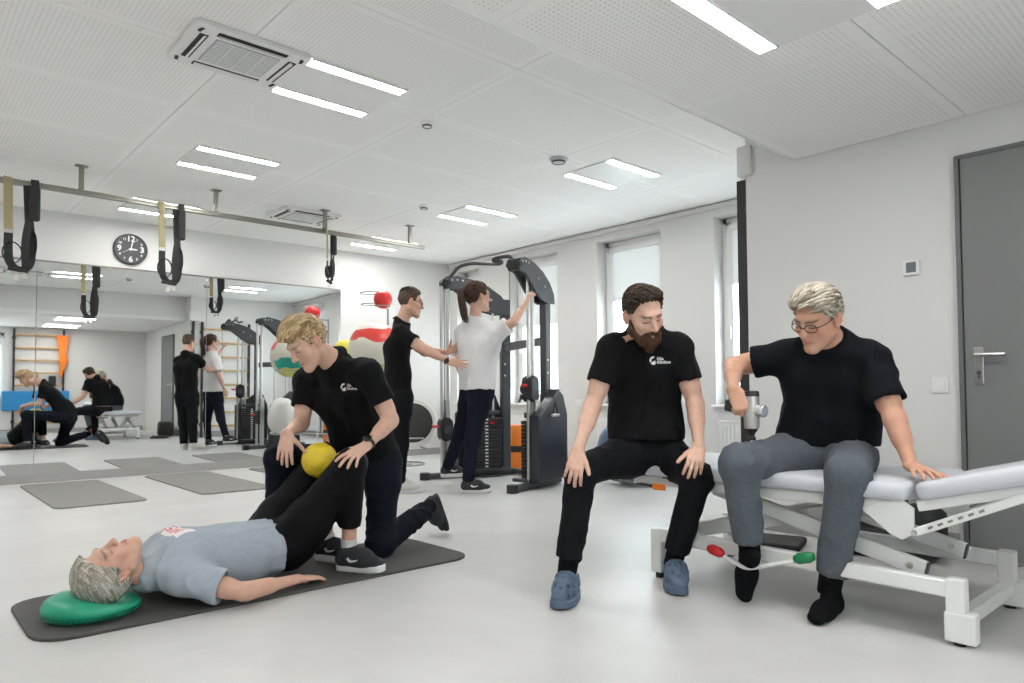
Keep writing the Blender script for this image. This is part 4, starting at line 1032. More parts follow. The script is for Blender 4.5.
def chest_logo(J, px, py, right, depth, size=0.0195):
    """small emblem and two lines of lettering printed on the chest"""
    c = PX(px, py, depth); x = nz(right); z = nz(Z-x*(Z@x)); y = FH
    y = nz(np.cross(z, x)); 
    if y@FH < 0: y = -y
    M = frame_mat(c, x, z, -y)
    bm = B()
    def arc(r0, r1, a0, a1, cx, cy, n=8):
        ps = [(cx+r1*math.cos(a), cy+r1*math.sin(a)) for a in np.linspace(a0, a1, n)]+[(cx+r0*math.cos(a), cy+r0*math.sin(a)) for a in np.linspace(a1, a0, n)]
        bm.faces.new([bm.verts.new((q[0]*size, q[1]*size, 0)) for q in ps])
    arc(0.55, 1.0, 1.35, 3.6, -0.05, 0.0); arc(0.40, 0.98, 3.75, 5.0, 0.05, -0.05)
    bm.faces.new([bm.verts.new((a*size, b_*size, 0)) for a, b_ in ((-0.15, -0.15), (0.45, -0.05), (0.45, -0.85), (0.05, -0.95))])
    me = bpy.data.meshes.new('emblem'); bm.to_mesh(me); bm.free()
    decal(J['_shirt'], 'chest_emblem', me, M, FH, M_PRINT, 0.003)
    for txt, dy in (('Gija', 0.42), ('Klinikos', -0.42)):
        me = text_mesh(txt, size*0.95, 0, 'LEFT', 0.0004)
        decal(J['_shirt'], 'chest_lettering', me, M @ Matrix.Translation((size*0.75, size*dy, 0)), FH, M_PRINT, 0.003)

# ---------------------------------------------------------------- A: bearded man sitting on the table end
A = {}
A['pelvis'] = PX(646, 452, 3.40); A['hipR'] = PX(626, 456, 3.38); A['hipL'] = PX(667, 456, 3.40)
A['kneeR'] = PX(582, 470, 3.03); A['kneeL'] = PX(697, 478, 3.10)
A['ankleR'] = PX(568, 566, 2.99); A['ankleL'] = PX(675, 556, 3.18)
A['waist'] = PX(645, 418, 3.42); A['chest'] = PX(644, 368, 3.36); A['neck'] = PX(645, 334, 3.30)
A['shoulderR'] = PX(611, 349, 3.28); A['shoulderL'] = PX(679, 348, 3.30)
A['elbowR'] = PX(593, 404, 3.24); A['elbowL'] = PX(695, 402, 3.26)
A['wristR'] = PX(578, 450, 2.99); A['wristL'] = PX(699, 447, 3.08)
ha = nz(-FH*0.82+RH*0.36-Z*0.50); ua = nz(Z*0.85-FH*0.45-RH*0.05)
headA = (PX(643, 315, 3.20), ha, ua)
hands = {'R': dict(d=PX(573, 476, 2.92)-A['wristR'], n=FH*0.75-Z*0.6, thumb=RH, curl=(0.40, 0.5, 0.35), spread=0.10, tout=0.45, tcurl=0.0, tn=-0.25),
         'L': dict(d=PX(693, 472, 2.97)-A['wristL'], n=FH*0.75-Z*0.6, thumb=-RH, curl=(0.40, 0.5, 0.35), spread=0.08, tout=0.5, tcurl=0.1, tn=0.0)}
tA, own, H, hc, hs = build_person(A, 'bearded man in black polo shirt and blue clogs seated on the treatment table', SK1, (0.05, 0.03, 0.02), 'm', headA,
    dict(name='polo_shirt', mat=M_POLO, collar=True, sleeve=0.62, hem=(A['pelvis']*0.62+A['waist']*0.38-FH*0.02, -Z), seed=3, amp=0.009, g=0.013, sw=0.066,
         extra=[(A['waist']-RH*0.05, A['pelvis']-RH*0.055-FH*0.02+Z*0.03, 0.110, 0.118), (A['waist']+RH*0.05, A['pelvis']+RH*0.055-FH*0.02+Z*0.03, 0.110, 0.118)]),
    dict(name='trousers', mat=M_PBLK, seed=11, amp=0.009, freq=20, r=(0.068, 0.056, 0.052, 0.046), len=0.93), hands, bulk=0.95)
chest_logo(A, 656, 360, RH, 3.2)
M_HA = hair_mat('dark_brown_hair', (0.018, 0.011, 0.007), (0.075, 0.048, 0.03))
def thA(p): return 0.007+0.026*np.clip((p[:, 2]-0.055)/0.05, 0, 1)*np.clip((p[:, 1]+0.06)/0.1, 0.3, 1)
own(make_hair('hair', hc, H, hs, M_HA, None, thA, [(260, lambda p: p[2] > 0.075, lambda p, r: np.array([0.55+r.normal()*0.12, -0.25+r.normal()*0.15, 0.25]), 0.05, 0.22), (160, lambda p: p[2] <= 0.085, lambda p, r: np.array([0, -0.6, -0.5]), 0.022, 0.03)], 2, 0.020))
def beard_fn(hc, H, hs, material, seed=4):
    Fd = Field(hc-0.2, hc+0.2, 0.0042); W = lambda p: hc+hs*(H.T@np.asarray(p, float))
    for q in (-1, 1):
        Fd.cone(W((q*0.066, 0.012, -0.012)), W((q*0.060, 0.022, -0.055)), 0.010, 0.019, 0.012); Fd.cone(W((q*0.058, 0.024, -0.060)), W((q*0.028, 0.070, -0.098)), 0.022, 0.026, 0.02)
        Fd.cone(W((q*0.004, 0.100, -0.046)), W((q*0.030, 0.082, -0.064)), 0.0072, 0.009, 0.008); Fd.cone(W((q*0.030, 0.082, -0.062)), W((q*0.030, 0.070, -0.095)), 0.012, 0.020, 0.015)
    Fd.cone(W((0, 0.082, -0.096)), W((0, 0.074, -0.138)), 0.029, 0.020, 0.02); Fd.cone(W((0, 0.092, -0.080)), W((0, 0.085, -0.10)), 0.010, 0.02, 0.01)
    V, F = Fd.mesh(); N = vnormals(V, F); q = (V-hc)@H.T/hs
    V = V+N*(0.0035*np.sin(q[:, 0]*420+2*np.sin(q[:, 2]*60))*np.sin(q[:, 1]*260+q[:, 2]*90))[:, None]
    c1, c2 = [np.array(x) for x in HAIRC[material.name]]; w = np.clip(0.5+0.5*np.sin(q[:, 0]*420+2*np.sin(q[:, 2]*60))*np.sin(q[:, 1]*260+q[:, 2]*90)+0.3*np.sin(q[:, 2]*700), 0, 1)[:, None]
    return obj('beard', mesh_np('beard', V, F, c1*(1-w)+c2*w), material)
M_BEARD = hair_mat('red_brown_beard', (0.022, 0.011, 0.006), (0.12, 0.052, 0.022))
own(beard_fn(hc, H, hs, M_BEARD))
fdR = nz(PX(560, 596, 2.78)-PX(569, 574, 3.02)); fdR = nz([fdR[0], fdR[1], 0]); fdL = nz([*(-FH*0.95-RH*0.12)[:2], 0])
fdR = nz(-FH*0.9-RH*0.28)
aR = A['ankleR']; aL = A['ankleL']
hR = np.array([aR[0], aR[1], 0])-fdR*0.085; hL = np.array([aL[0], aL[1], 0])-fdL*0.085
own(build_shoe('clog', hR, fdR, Z, 0.285, 0.112, 'clog', None, (M_CLOG, M_CLOG, 'front'), 1))
own(build_shoe('clog', hL, fdL, Z, 0.285, 0.112, 'clog', None, (M_CLOG, M_CLOG, 'front'), -1))
def sock_leg(own_, an, kn, r=0.043, L=0.12, low=0.06, name='sock', mt=None):
    d = nz(kn-an); return own_(smooth(simple(name, lambda b: lathe(b, [(0, 0), (r*0.95, 0), (r, L*0.4), (r*1.02, L*0.9), (r*1.05, L*0.93), (r*1.04, L), (r*0.9, L)], an-d*low, 24, d), mt or M_SOCK), 50))
for s in 'RL':
    sk = sock_leg(own, A['ankle'+s], A['knee'+s], 0.042, 0.115, 0.05)
    # white wordmark strokes on the sock cuff, facing the camera
    d = nz(A['knee'+s]-A['ankle'+s]); c = A['ankle'+s]+d*0.036
    simple('sock_mark', lambda b: [tube(b, [c-FH*0.0415+RH*(x-0.012)+Z*0.004*math.sin(x*400), c-FH*0.0445+RH*x+Z*0.004*math.cos(x*300), c-FH*0.0415+RH*(x+0.012)], 0.002, 6) for x in (-0.012, 0.004, 0.018)], M_PRINT, sk)

# ---------------------------------------------------------------- B: grey haired man with massage gun
Bp = {}
fb = nz([-0.90, -0.44, 0]); rb = np.cross(fb, Z)                # facing, his right
Bp['pelvis'] = PX(826, 453, 3.08); Bp['hipR'] = Bp['pelvis']+rb*0.10-Z*0.01; Bp['hipL'] = Bp['pelvis']-rb*0.10-Z*0.01
Bp['kneeR'] = reach(Bp['hipR'], 739, 464, 0.45); Bp['kneeL'] = reach(Bp['hipL'], 848, 474, 0.44)
Bp['ankleR'] = PX(750, 553, 2.90); Bp['ankleL'] = PX(831, 578, 2.74)
Bp['waist'] = PX(830, 420, 3.08); Bp['chest'] = PX(830, 380, 3.03); Bp['neck'] = PX(829, 341, 2.96)
Bp['shoulderR'] = PX(784, 357, 3.10); Bp['shoulderL'] = PX(873, 362, 2.88)
Bp['elbowR'] = PX(733, 366, 3.20); Bp['wristR'] = PX(733, 389, 2.93)
Bp['elbowL'] = PX(894, 417, 2.76); Bp['wristL'] = PX(911, 466, 2.67)
hb = nz(-RH*0.76-FH*0.42-Z*0.48); ub = nz(Z*0.85-RH*0.35-FH*0.25+RH*0.22)
headB = (PX(818, 319, 2.88), hb, ub)
gun = PX(751.5, 411, 2.92)                                         # centre of the massage gun's barrel
gh_dir = nz(-RH*0.80+FH*0.55+Z*0.16)                              # its grip points away to the left
hands = {'R': dict(d=nz(RH*0.34-Z*0.85-FH*0.22), n=nz(FH*0.95-Z*0.15+RH*0.1), thumb=RH+Z*0.5, curl=(0.75, 1.0, 0.7), spread=0.03, tout=0.55, tcurl=0.35),
         'L': dict(d=flo(944, 480, 0.558)-Bp['wristL'], n=-Z, thumb=-FH, curl=(0.10, 0.18, 0.12), spread=0.16, tout=0.8, tcurl=0.05)}
tB, own, H, hc, hs = build_person(Bp, 'grey haired man in black T-shirt with a massage gun on his thigh', SK3, (0.10, 0.07, 0.05), 'm', headB,
    dict(name='t_shirt', mat=M_TEE, sleeve=0.72, sleeveR=0.60, hem=(Bp['pelvis']*0.75+Bp['waist']*0.25, -Z), seed=21, amp=0.010, freq=13, g=0.018, sw=0.075, neck=0.022,
         extra=[(Bp['waist']+rb*0.06+fb*0.02, Bp['pelvis']+rb*0.08+Z*0.05, 0.125, 0.130), (Bp['waist']-rb*0.06+fb*0.02, Bp['pelvis']-rb*0.08+Z*0.05, 0.125, 0.130), (Bp['chest']+rb*0.05, Bp['waist']+rb*0.05, 0.115, 0.125), (Bp['chest']-rb*0.07, Bp['waist']-rb*0.06, 0.115, 0.125)]),
    dict(name='trousers', mat=M_PGREY, len=0.86, lenL=0.95, seed=31, amp=0.010, freq=17, g=0.014, r=(0.078, 0.066, 0.058, 0.052)), hands, bulk=0.98, stubble=((0.42, 0.27, 0.21), 0.25))
M_HB = hair_mat('silver_grey_hair', (0.20, 0.17, 0.13), (0.70, 0.64, 0.52))
def thB(p): return 0.010+0.026*np.clip((p[:, 2]-0.055)/0.05, 0, 1)*np.clip((p[:, 1]+0.10)/0.10, 0.3, 1)
own(make_hair('hair', hc, H, hs, M_HB, None, thB, [(330, lambda p: p[2] > 0.06, lambda p, r: np.array([0.30+r.normal()*0.12, 0.65+r.normal()*0.12, 0.05]), 0.075, 0.16), (190, lambda p: p[2] <= 0.085, lambda p, r: np.array([0, -0.6, -0.45]), 0.028, 0.04)], 5, 0.012))
glasses(own, hc, H, hs, M_GFRAME)
# socked feet: the left one flat, the right one on tiptoe behind
tR = PX(746, 603, 2.86); dR = nz(tR-Bp['ankleR']); upR = nz(-FH*0.9-RH*0.25)
own(build_shoe('sock', Bp['ankleR']+dR*(-0.035)-upR*0.055, dR*1.0+FH*0.06, upR, 0.255, 0.10, 'sock', None, (M_SOCK,), 1))
sock_leg(own, Bp['ankleR'], Bp['kneeR'], 0.043, 0.13, 0.02)
fL = nz(-FH*0.74-RH*0.66); hLb = np.array([Bp['ankleL'][0], Bp['ankleL'][1], 0.0])-fL*0.055
own(build_shoe('sock', hLb, fL, Z, 0.255, 0.10, 'sock', None, (M_SOCK,), -1))
sock_leg(own, Bp['ankleL'], Bp['kneeL'], 0.045, 0.16, 0.06)
# massage gun
M_GUN = mat('pearl_grey_metal', (0.55, 0.54, 0.52), 0.3, 0.55); M_GUNC = mat('silver_disc', (0.60, 0.64, 0.70), 0.25, 0.6)
mg = thing('massage_gun', 'silver and black massage gun held on the grey trouser leg', 'massage gun', gun-Z*0.09)
def mgp(name, fn, m): o = simple(name, fn, m, mg); o.matrix_parent_inverse = Matrix.Translation(-mg.location); smooth(o, 40); return o
mgp('barrel', lambda b: lathe(b, [(0, -0.072), (0.027, -0.072), (0.0300, -0.066), (0.0315, -0.02), (0.0315, 0.062), (0, 0.062)], gun, 28), M_GUN)
mgp('top_cap', lambda b: lathe(b, [(0.0318, 0.060), (0.0322, 0.070), (0.030, 0.080), (0.024, 0.083), (0, 0.083)], gun, 28), M_BLACK)
mgp('nose_cone', lambda b: lathe(b, [(0, -0.098), (0.012, -0.098), (0.014, -0.09), (0.021, -0.082), (0.024, -0.071), (0, -0.071)], gun, 24), M_BLACK)
mgp('massage_head', lambda b: lathe(b, [(0, -0.122), (0.014, -0.120), (0.017, -0.112), (0.011, -0.103), (0.009, -0.096), (0, -0.096)], gun, 20), M_BLACK)
md = nz(RH*0.62-FH*0.75-Z*0.03)
mgp('motor_housing', lambda b: lathe(b, [(0.024, 0.0), (0.024, 0.045), (0.022, 0.05), (0.0, 0.05)], gun+Z*0.002, 26, md), M_GUN)
mgp('motor_disc', lambda b: lathe(b, [(0.026, 0.048), (0.027, 0.056), (0.024, 0.062), (0.012, 0.060), (0.006, 0.063), (0, 0.063)], gun+Z*0.002, 26, md), M_GUNC)
mgp('grip', lambda b: tube(b, [gun+gh_dir*0.02, gun+gh_dir*0.06, gun+gh_dir*0.09, gun+gh_dir*0.108], [0.019, 0.018, 0.019, 0.017], 16), M_BLACK)

# ---------------------------------------------------------------- C: blond man half kneeling on the mat
C = {}
C['kneeL'] = flo(380, 545, 0.07); C['hipL'] = PX(384, 462, 3.92); C['hipR'] = PX(350, 460, 4.00); C['pelvis'] = (C['hipL']+C['hipR'])/2+Z*0.015
C['kneeR'] = reach(C['hipR'], 279, 458, 0.45); kr = C['kneeR']
C['ankleR'] = np.array([kr[0]+0.02, kr[1]+0.06, 0.09])
C['ankleL'] = reach(C['kneeL'], 428, 508, 0.43, False)
C['waist'] = PX(360, 432, 3.90); C['chest'] = PX(343, 396, 3.74); C['neck'] = PX(333, 362, 3.60)
C['shoulderR'] = PX(306, 381, 3.80); C['shoulderL'] = PX(369, 373, 3.52)
C['elbowR'] = PX(302, 423, 3.74); C['wristR'] = PX(287, 433, 3.51)
C['elbowL'] = PX(391, 420, 3.54); C['wristL'] = PX(366, 446, 3.36)
hcv = nz(-RH*0.52-FH*0.50-Z*0.60); ucv = nz(Z*0.80-RH*0.38-FH*0.35)
headC = (PX(308, 343, 3.48), hcv, ucv)
hands = {'R': dict(d=PX(283, 468, 3.43)-C['wristR'], n=nz(FH*0.9-RH*0.1), thumb=RH, curl=(0.22, 0.28, 0.2), spread=0.10, tout=0.8),
         'L': dict(d=PX(340, 464, 3.22)-C['wristL'], n=nz(-Z*0.75+FH*0.65), thumb=-RH*0.3-Z*0.2+Z*0.6, curl=(0.16, 0.28, 0.2), spread=0.30, tout=0.7)}
tC, own, H, hc, hs = build_person(C, 'blond man in black polo shirt half kneeling over the lying woman', SK1, (0.28, 0.18, 0.10), 'm', headC,
    dict(name='polo_shirt', mat=M_POLO, collar=True, sleeve=0.62, hem=(C['pelvis']*0.9+C['waist']*0.1, C['pelvis']-C['waist']), seed=43, amp=0.009, freq=14, g=0.014, sw=0.070,
         extra=[(C['waist']-RH*0.04, C['pelvis']-RH*0.06+Z*0.02, 0.115, 0.125), (C['waist']+RH*0.05, C['pelvis']+RH*0.05+Z*0.02, 0.115, 0.125)]),
    dict(name='trousers', mat=M_PNAVY, len=0.92, seed=51, amp=0.008, freq=18, r=(0.078, 0.060, 0.055, 0.048)), hands, bulk=0.95)
chest_logo(C, 341, 387, RH, 3.5)
M_HC = hair_mat('blond_hair', (0.26, 0.16, 0.07), (0.78, 0.58, 0.34))
def thC(p): return 0.008+0.034*np.clip((p[:, 2]-0.065)/0.035, 0, 1)*np.clip((p[:, 1]+0.09)/0.10, 0.25, 1)
own(make_hair('hair', hc, H, hs, M_HC, None, thC, [(330, lambda p: p[2] > 0.072, lambda p, r: np.array([0.30+0.30*math.sin(p[1]*70)+r.normal()*0.06, 0.75, -0.05]), 0.085, 0.10),
    (80, lambda p: p[2] > 0.07 and p[1] > 0.03, lambda p, r: np.array([0.35+r.normal()*0.15, 0.55, -0.45+r.normal()*0.1]), 0.055, 0.35), (150, lambda p: p[2] <= 0.08, lambda p, r: np.array([0, -0.7, -0.4]), 0.022, 0.03)], 8, 0.006, 0.0048))
# shoes: the trailing one stands on its toes
toeL = flo(442, 527, 0.0); dL = nz(toeL-C['ankleL']); bk = nz(np.array([*(C['ankleL']-C['kneeL'])[:2], 0]))
upL = nz(-bk*0.7+Z*0.35); sh0 = C['ankleL']-dL*0.045+bk*0.055+Z*0.01
hp_ = PX(438, 494, 4.24); own(build_shoe('shoe', hp_, nz(PX(449, 527, 4.38)-hp_), nz(-RH*0.85-FH*0.45), 0.28, 0.115, 'boot', None, (M_SHOEB, M_SOLEB), -1))
sock_leg(own, C['ankleL'], C['kneeL'], 0.042, 0.09, 0.03)
fr_ = nz([*(C['kneeR']-C['hipR'])[:2], 0]); own(build_shoe('shoe', np.array([C['ankleR'][0], C['ankleR'][1], 0])-fr_*0.06, fr_, Z, 0.28, 0.10, 'boot', None, (M_SHOEB, M_SOLEB), 1))
def watch(own_, wr, el, label_name='wristwatch', face=None, r=0.030):
    d = nz(el-wr); c = wr+d*0.022; x, y, _ = axes_from(d)
    w = own_(simple(label_name, lambda b: tube(b, [c+(x*math.cos(a)+y*math.sin(a))*r for a in np.linspace(0, 2*math.pi, 28)[:-1]], 1, 8, True, flat=(0.0025, 0.010, d)), M_BLACK)); smooth(w, 60)
    fdir = nz(face-d*(face@d)); smooth(simple('watch_case', lambda b: lathe(b, [(0.020, -0.004), (0.021, 0.004), (0.019, 0.008), (0.016, 0.0085), (0, 0.0085)], c+fdir*(r-0.001), 24, fdir), mat('watch_case', (0.06, 0.055, 0.05), 0.3, 0.7), w), 40)
    simple('watch_dial', lambda b: lathe(b, [(0.0155, 0.0), (0.0155, 0.001), (0, 0.001)], c+fdir*(r+0.0076), 24, fdir), mat('watch_glass', (0.012, 0.012, 0.014), 0.12), w)
    return w
watch(own, C['wristL'], C['elbowL'], face=nz(Z*0.8-FH*0.5), r=0.031)

# ---------------------------------------------------------------- D: woman lying on the mat, knees up
Dp = {}
Dp['neck'] = PX(147, 573, 2.90); Dp['chest'] = PX(180, 567, 3.02); Dp['waist'] = PX(232, 556, 3.20); Dp['pelvis'] = PX(272, 548, 3.35)
axd = nz(Dp['pelvis']-Dp['neck']); sd = nz(np.cross(axd, Z)); 
if sd[1] > 0: sd = -sd                                           # towards the camera side = her right
Dp['pelvis'][2] = 0.145; Dp['waist'][2] = 0.140; Dp['chest'][2] = 0.150; Dp['neck'][2] = 0.135
Dp['hipR'] = Dp['pelvis']+sd*0.10+axd*0.05+Z*0.03; Dp['hipL'] = Dp['pelvis']-sd*0.10+axd*0.03+Z*0.03
Dp['kneeR'] = PX(351, 464, 3.36); Dp['kneeL'] = PX(318, 464, 3.66)
Dp['ankleR'] = PX(349, 541, 3.42); Dp['ankleL'] = PX(327, 537, 3.64)
Dp['shoulderR'] = Dp['chest']-axd*0.075+sd*0.17-Z*0.02; Dp['shoulderL'] = Dp['chest']-axd*0.075-sd*0.17-Z*0.02
Dp['elbowR'] = flo(243, 592, 0.065); Dp['wristR'] = flo(298, 579, 0.055)
Dp['elbowL'] = Dp['shoulderL']+axd*0.27-sd*0.06-Z*0.06; Dp['wristL'] = Dp['elbowL']+axd*0.24-sd*0.01-Z*0.015
hd = nz(Z*0.95-axd*0.20+sd*0.10); ud = nz(-axd-Z*0.15)
headD = (PX(112, 569, 2.80), hd, ud)
hands = {'R': dict(d=flo(332, 575, 0.03)-Dp['wristR'], n=-Z, thumb=-sd, curl=(0.08, 0.14, 0.1), spread=0.05, tout=0.4),
         'L': dict(d=axd, n=-Z, thumb=sd, curl=(0.1, 0.15, 0.1), spread=0.08)}
tD, own, H, hc, hs = build_person(Dp, 'grey haired woman lying on her back on the mat with knees raised', SK2, (0.22, 0.15, 0.11), 'f', headD,
    dict(name='t_shirt', mat=M_GTEE, sleeve=0.66, hem=(Dp['pelvis']-axd*0.015, nz(axd+sd*0.15)), seed=61, amp=0.010, freq=15, g=0.014, sw=0.074, neck=0.055,
         extra=[(Dp['chest']+sd*0.06+Z*0.02, Dp['waist']+sd*0.07-Z*0.01, 0.115, 0.118), (Dp['chest']-sd*0.06+Z*0.02, Dp['waist']-sd*0.07-Z*0.01, 0.115, 0.118), (Dp['waist'], Dp['pelvis'], 0.125, 0.12)]),
    dict(name='leggings', mat=M_LEGG, len=0.80, seed=71, amp=0.003, freq=20, g=0.006, r=(0.098, 0.070, 0.064, 0.044)), hands, belly=0.01)
M_HD = hair_mat('silver_blond_hair', (0.30, 0.26, 0.21), (0.72, 0.67, 0.59))
gl = H@np.array([0, 0, -1.0])                                    # gravity in the head's frame
own(make_hair('hair', hc, H, hs, M_HD, None, lambda p: 0.013+0.012*np.clip((p[:, 2]-0.0)/0.08, 0, 1), [(330, lambda p: True, lambda p, r: np.array([-np.sign(p[0])*0.0+r.normal()*0.05, -0.85, -0.25+gl[2]*0.1+r.normal()*0.05]), 0.075, 0.04), (90, lambda p: p[1] > 0.02, lambda p, r: np.array([np.sign(p[0])*0.8, -0.55, -0.25]), 0.07, 0.08)], 11, 0.0))
# printed patch on the chest: white box, pink lettering
c = Dp['chest']+Z*0.3-axd*0.02-sd*0.01; M = frame_mat(c, -sd, -axd, Z)
M = frame_mat(c, sd, axd*-1 if np.cross(sd, -axd)@Z > 0 else axd, Z)
bm = B(); bmesh.ops.create_grid(bm, x_segments=14, y_segments=6, size=0.5, matrix=Matrix.Diagonal((0.21, 0.085, 1, 1))); me = bpy.data.meshes.new('print'); bm.to_mesh(me); bm.free()
decal(Dp['_shirt'], 'chest_print', me, M, -Z, mat('white_shirt_print', (0.78, 0.74, 0.74), 0.7), 0.002)
me = text_mesh('Giro', 0.080, 0, 'CENTER', 0.001)
decal(Dp['_shirt'], 'print_lettering', me, M, -Z, mat('pink_print', (0.75, 0.16, 0.22), 0.7), 0.004)
for s, dep in (('R', 0), ('L', 0)):
    an = Dp['ankle'+s]; fd_ = nz(RH*0.93-FH*0.30+(-RH*0.05 if s == 'L' else 0)); hl_ = np.array([an[0], an[1], 0.012])-fd_*0.065
    own(build_shoe('sneaker', hl_, fd_, Z, 0.255, 0.095, 'sneaker', None, (M_SHOEB, M_SOLEW, M_PRINT, M_BLACK), 1 if s == 'R' else -1))
    sock_leg(own, Dp['ankle'+s], Dp['knee'+s], 0.038, 0.055, 0.04, 'ankle_sock', mat('white_cotton', (0.7, 0.7, 0.7), 0.9))

# ---------------------------------------------------------------- E: man with glasses standing
E_ = {}; fe = nz(RH*0.96+FH*0.28)
E_['pelvis'] = PX(398, 396, 6.20); E_['hipR'] = PX(400, 398, 6.11); E_['hipL'] = PX(398, 397, 6.30)
E_['kneeR'] = PX(400, 445, 6.12); E_['kneeL'] = PX(396, 441, 6.32); E_['ankleR'] = PX(398, 485, 6.14); E_['ankleL'] = PX(394, 480, 6.34)
E_['waist'] = PX(398, 374, 6.20); E_['chest'] = PX(397, 348, 6.20); E_['neck'] = PX(402, 323, 6.19)
E_['shoulderR'] = PX(400, 334, 6.03); E_['shoulderL'] = PX(402, 333, 6.37)
E_['elbowR'] = PX(425, 349, 5.96); E_['wristR'] = PX(449, 362, 5.98); E_['elbowL'] = PX(424, 352, 6.45); E_['wristL'] = PX(448, 352, 6.38)
headE = (PX(410.5, 303, 6.18), nz(fe*0.96-Z*0.16), nz(Z+fe*0.16))
hands = {'R': dict(d=PX(472, 366, 6.02)-E_['wristR'], n=nz(FH-Z*0.2), thumb=Z, curl=(0.1, 0.15, 0.1), spread=0.2, tout=0.7),
         'L': dict(d=PX(462, 345, 6.30)-E_['wristL'], n=nz(-FH*0.8+Z*0.1), thumb=Z, curl=(0.2, 0.3, 0.2), spread=0.1)}
tE, own, H, hc, hs = build_person(E_, 'standing man in glasses and black polo shirt supporting the woman at the cable machine', SK2, (0.07, 0.045, 0.03), 'm', headE,
    dict(name='polo_shirt', mat=M_POLO, collar=True, sleeve=0.60, hem=(E_['pelvis']-Z*0.05, -Z), seed=83, amp=0.006, freq=14, g=0.012, sw=0.068, res=0.010), 
    dict(name='trousers', mat=M_PBLK, len=0.95, seed=91, amp=0.005, res=0.011), hands, dense=0.006)
M_HE = hair_mat('short_brown_hair', (0.03, 0.02, 0.013), (0.12, 0.08, 0.05))
def thE(p): return 0.004+0.016*np.clip((p[:, 2]-0.06)/0.05, 0, 1)
own(make_hair('hair', hc, H, hs, M_HE, None, thE, [(110, lambda p: p[2] > 0.07, lambda p, r: np.array([r.normal()*0.2, 0.5, 0.2]), 0.028, 0.7)], 14, 0.004))
glasses(own, hc, H, hs, M_GFRAME)
for s in 'RL':
    an = E_['ankle'+s]; f_ = nz([*(fe if s == 'R' else fe+FH*0.3)[:2], 0]); 
    own(build_shoe('shoe', np.array([an[0], an[1], 0])-f_*0.06, f_, Z, 0.27, 0.10, 'sneaker', None, (mat('white_shoe_upper', (0.62, 0.62, 0.58), 0.6), M_SOLEW, None, M_SOLEW), 1 if s == 'R' else -1))
watch(own, E_['wristR'], E_['elbowR'], face=nz(-FH), r=0.029)

# ---------------------------------------------------------------- F: woman in white T-shirt at the machine
G = {}; ff = nz(RH*0.86+FH*0.50)
G['pelvis'] = PX(477, 390, 6.22); rgt = np.cross(ff, Z); G['hipR'] = G['pelvis']+rgt*0.09-Z*0.02; G['hipL'] = G['pelvis']-rgt*0.09-Z*0.02
G['kneeR'] = PX(472, 441, 6.12); G['ankleR'] = PX(468, 482, 6.16); G['kneeL'] = PX(459, 438, 6.45); G['ankleL'] = PX(447, 468, 6.62)
G['waist'] = PX(477, 367, 6.22); G['chest'] = PX(479, 345, 6.22); G['neck'] = PX(475, 319, 6.22)
G['shoulderR'] = PX(496, 334, 6.10); G['shoulderL'] = PX(463, 333, 6.36)
G['elbowR'] = PX(513, 322, 6.06); G['wristR'] = PX(526, 303, 6.14); G['elbowL'] = PX(458, 362, 6.44); G['wristL'] = PX(466, 385, 6.48)
headG = (PX(478, 297, 6.20), nz(ff+Z*0.03), nz(Z-ff*0.03))
hands = {'R': dict(d=PX(531, 291, 6.17)-G['wristR'], n=nz(FH*0.5+RH*0.8), thumb=-RH-Z*0.2, curl=(0.5, 0.6, 0.5), spread=0.05, tout=0.7), 'L': dict(d=nz(-Z+ff*0.3), n=nz(-rgt*-1), thumb=ff)}
tF, own, H, hc, hs = build_person(G, 'woman with brown ponytail and white T-shirt gripping the cable machine', SK1, (0.06, 0.035, 0.025), 'f', headG,
    dict(name='t_shirt', mat=M_WTEE, sleeve=0.72, hem=(G['pelvis']+Z*0.0, -Z), seed=103, amp=0.011, freq=13, g=0.024, sw=0.076, res=0.010),
    dict(name='trousers', mat=M_DENIM, len=0.96, seed=111, amp=0.005, res=0.011, g=0.008, r=(0.086, 0.062, 0.054, 0.046)), hands, dense=0.006, headscale=1.06)
M_HF = hair_mat('chestnut_hair', (0.028, 0.012, 0.008), (0.11, 0.05, 0.03))
own(make_hair('hair', hc, H, hs, M_HF, None, lambda p: 0.012+0*p[:, 0], [(160, lambda p: True, lambda p, r: np.array([0.0, -1.0, 0.1+r.normal()*0.1]), 0.06, 0.1)], 17, 0.0))
def pony(b):
    W = lambda p: hc+hs*(H.T@np.asarray(p, float)); r = np.random.RandomState(3)
    for i in range(70):
        a, q = r.uniform(0, 6.28), r.uniform(0, 1)**0.5; o = np.array([math.cos(a), 0.6*math.sin(a), 0])*0.040*q
        pts = [W((0, -0.105, 0.055)), W((o[0]*0.6, -0.135+o[1], 0.062)), W((o[0], -0.155+o[1], 0.02)), W((o[0]*1.3, -0.150+o[1], -0.05)), W((o[0]*1.2, -0.135+o[1], -0.11-0.05*r.uniform())), W((o[0]*0.8, -0.125+o[1], -0.16-0.06*r.uniform()))]
        tube(b, spline(pts, 3), [0.0075*(1-0.8*(k/16)**2) for k in range(16)], 5)
pt = own(simple('ponytail', pony, mat('chestnut_ponytail', (0.055, 0.024, 0.015), 0.5, var=(90, 0.4)))); smooth(pt, 80)
simple('hair_tie', lambda b: tube(b, [hc+hs*(H.T@np.array([0.022*math.cos(a), -0.118+0.008*math.sin(a), 0.058+0.022*math.sin(a)])) for a in np.linspace(0, 6.28, 16)[:-1]], 0.006, 6, True), M_BLACK, pt)
glasses(own, hc, H, hs, M_GFRAME)
own(build_shoe('sneaker', np.array([G['ankleR'][0], G['ankleR'][1], 0])-nz(RH+FH*0.05)*0.06, nz(RH+FH*0.05), Z, 0.26, 0.095, 'sneaker', None, (M_SHOEB, M_SOLEW, M_PRINT, M_BLACK), 1))
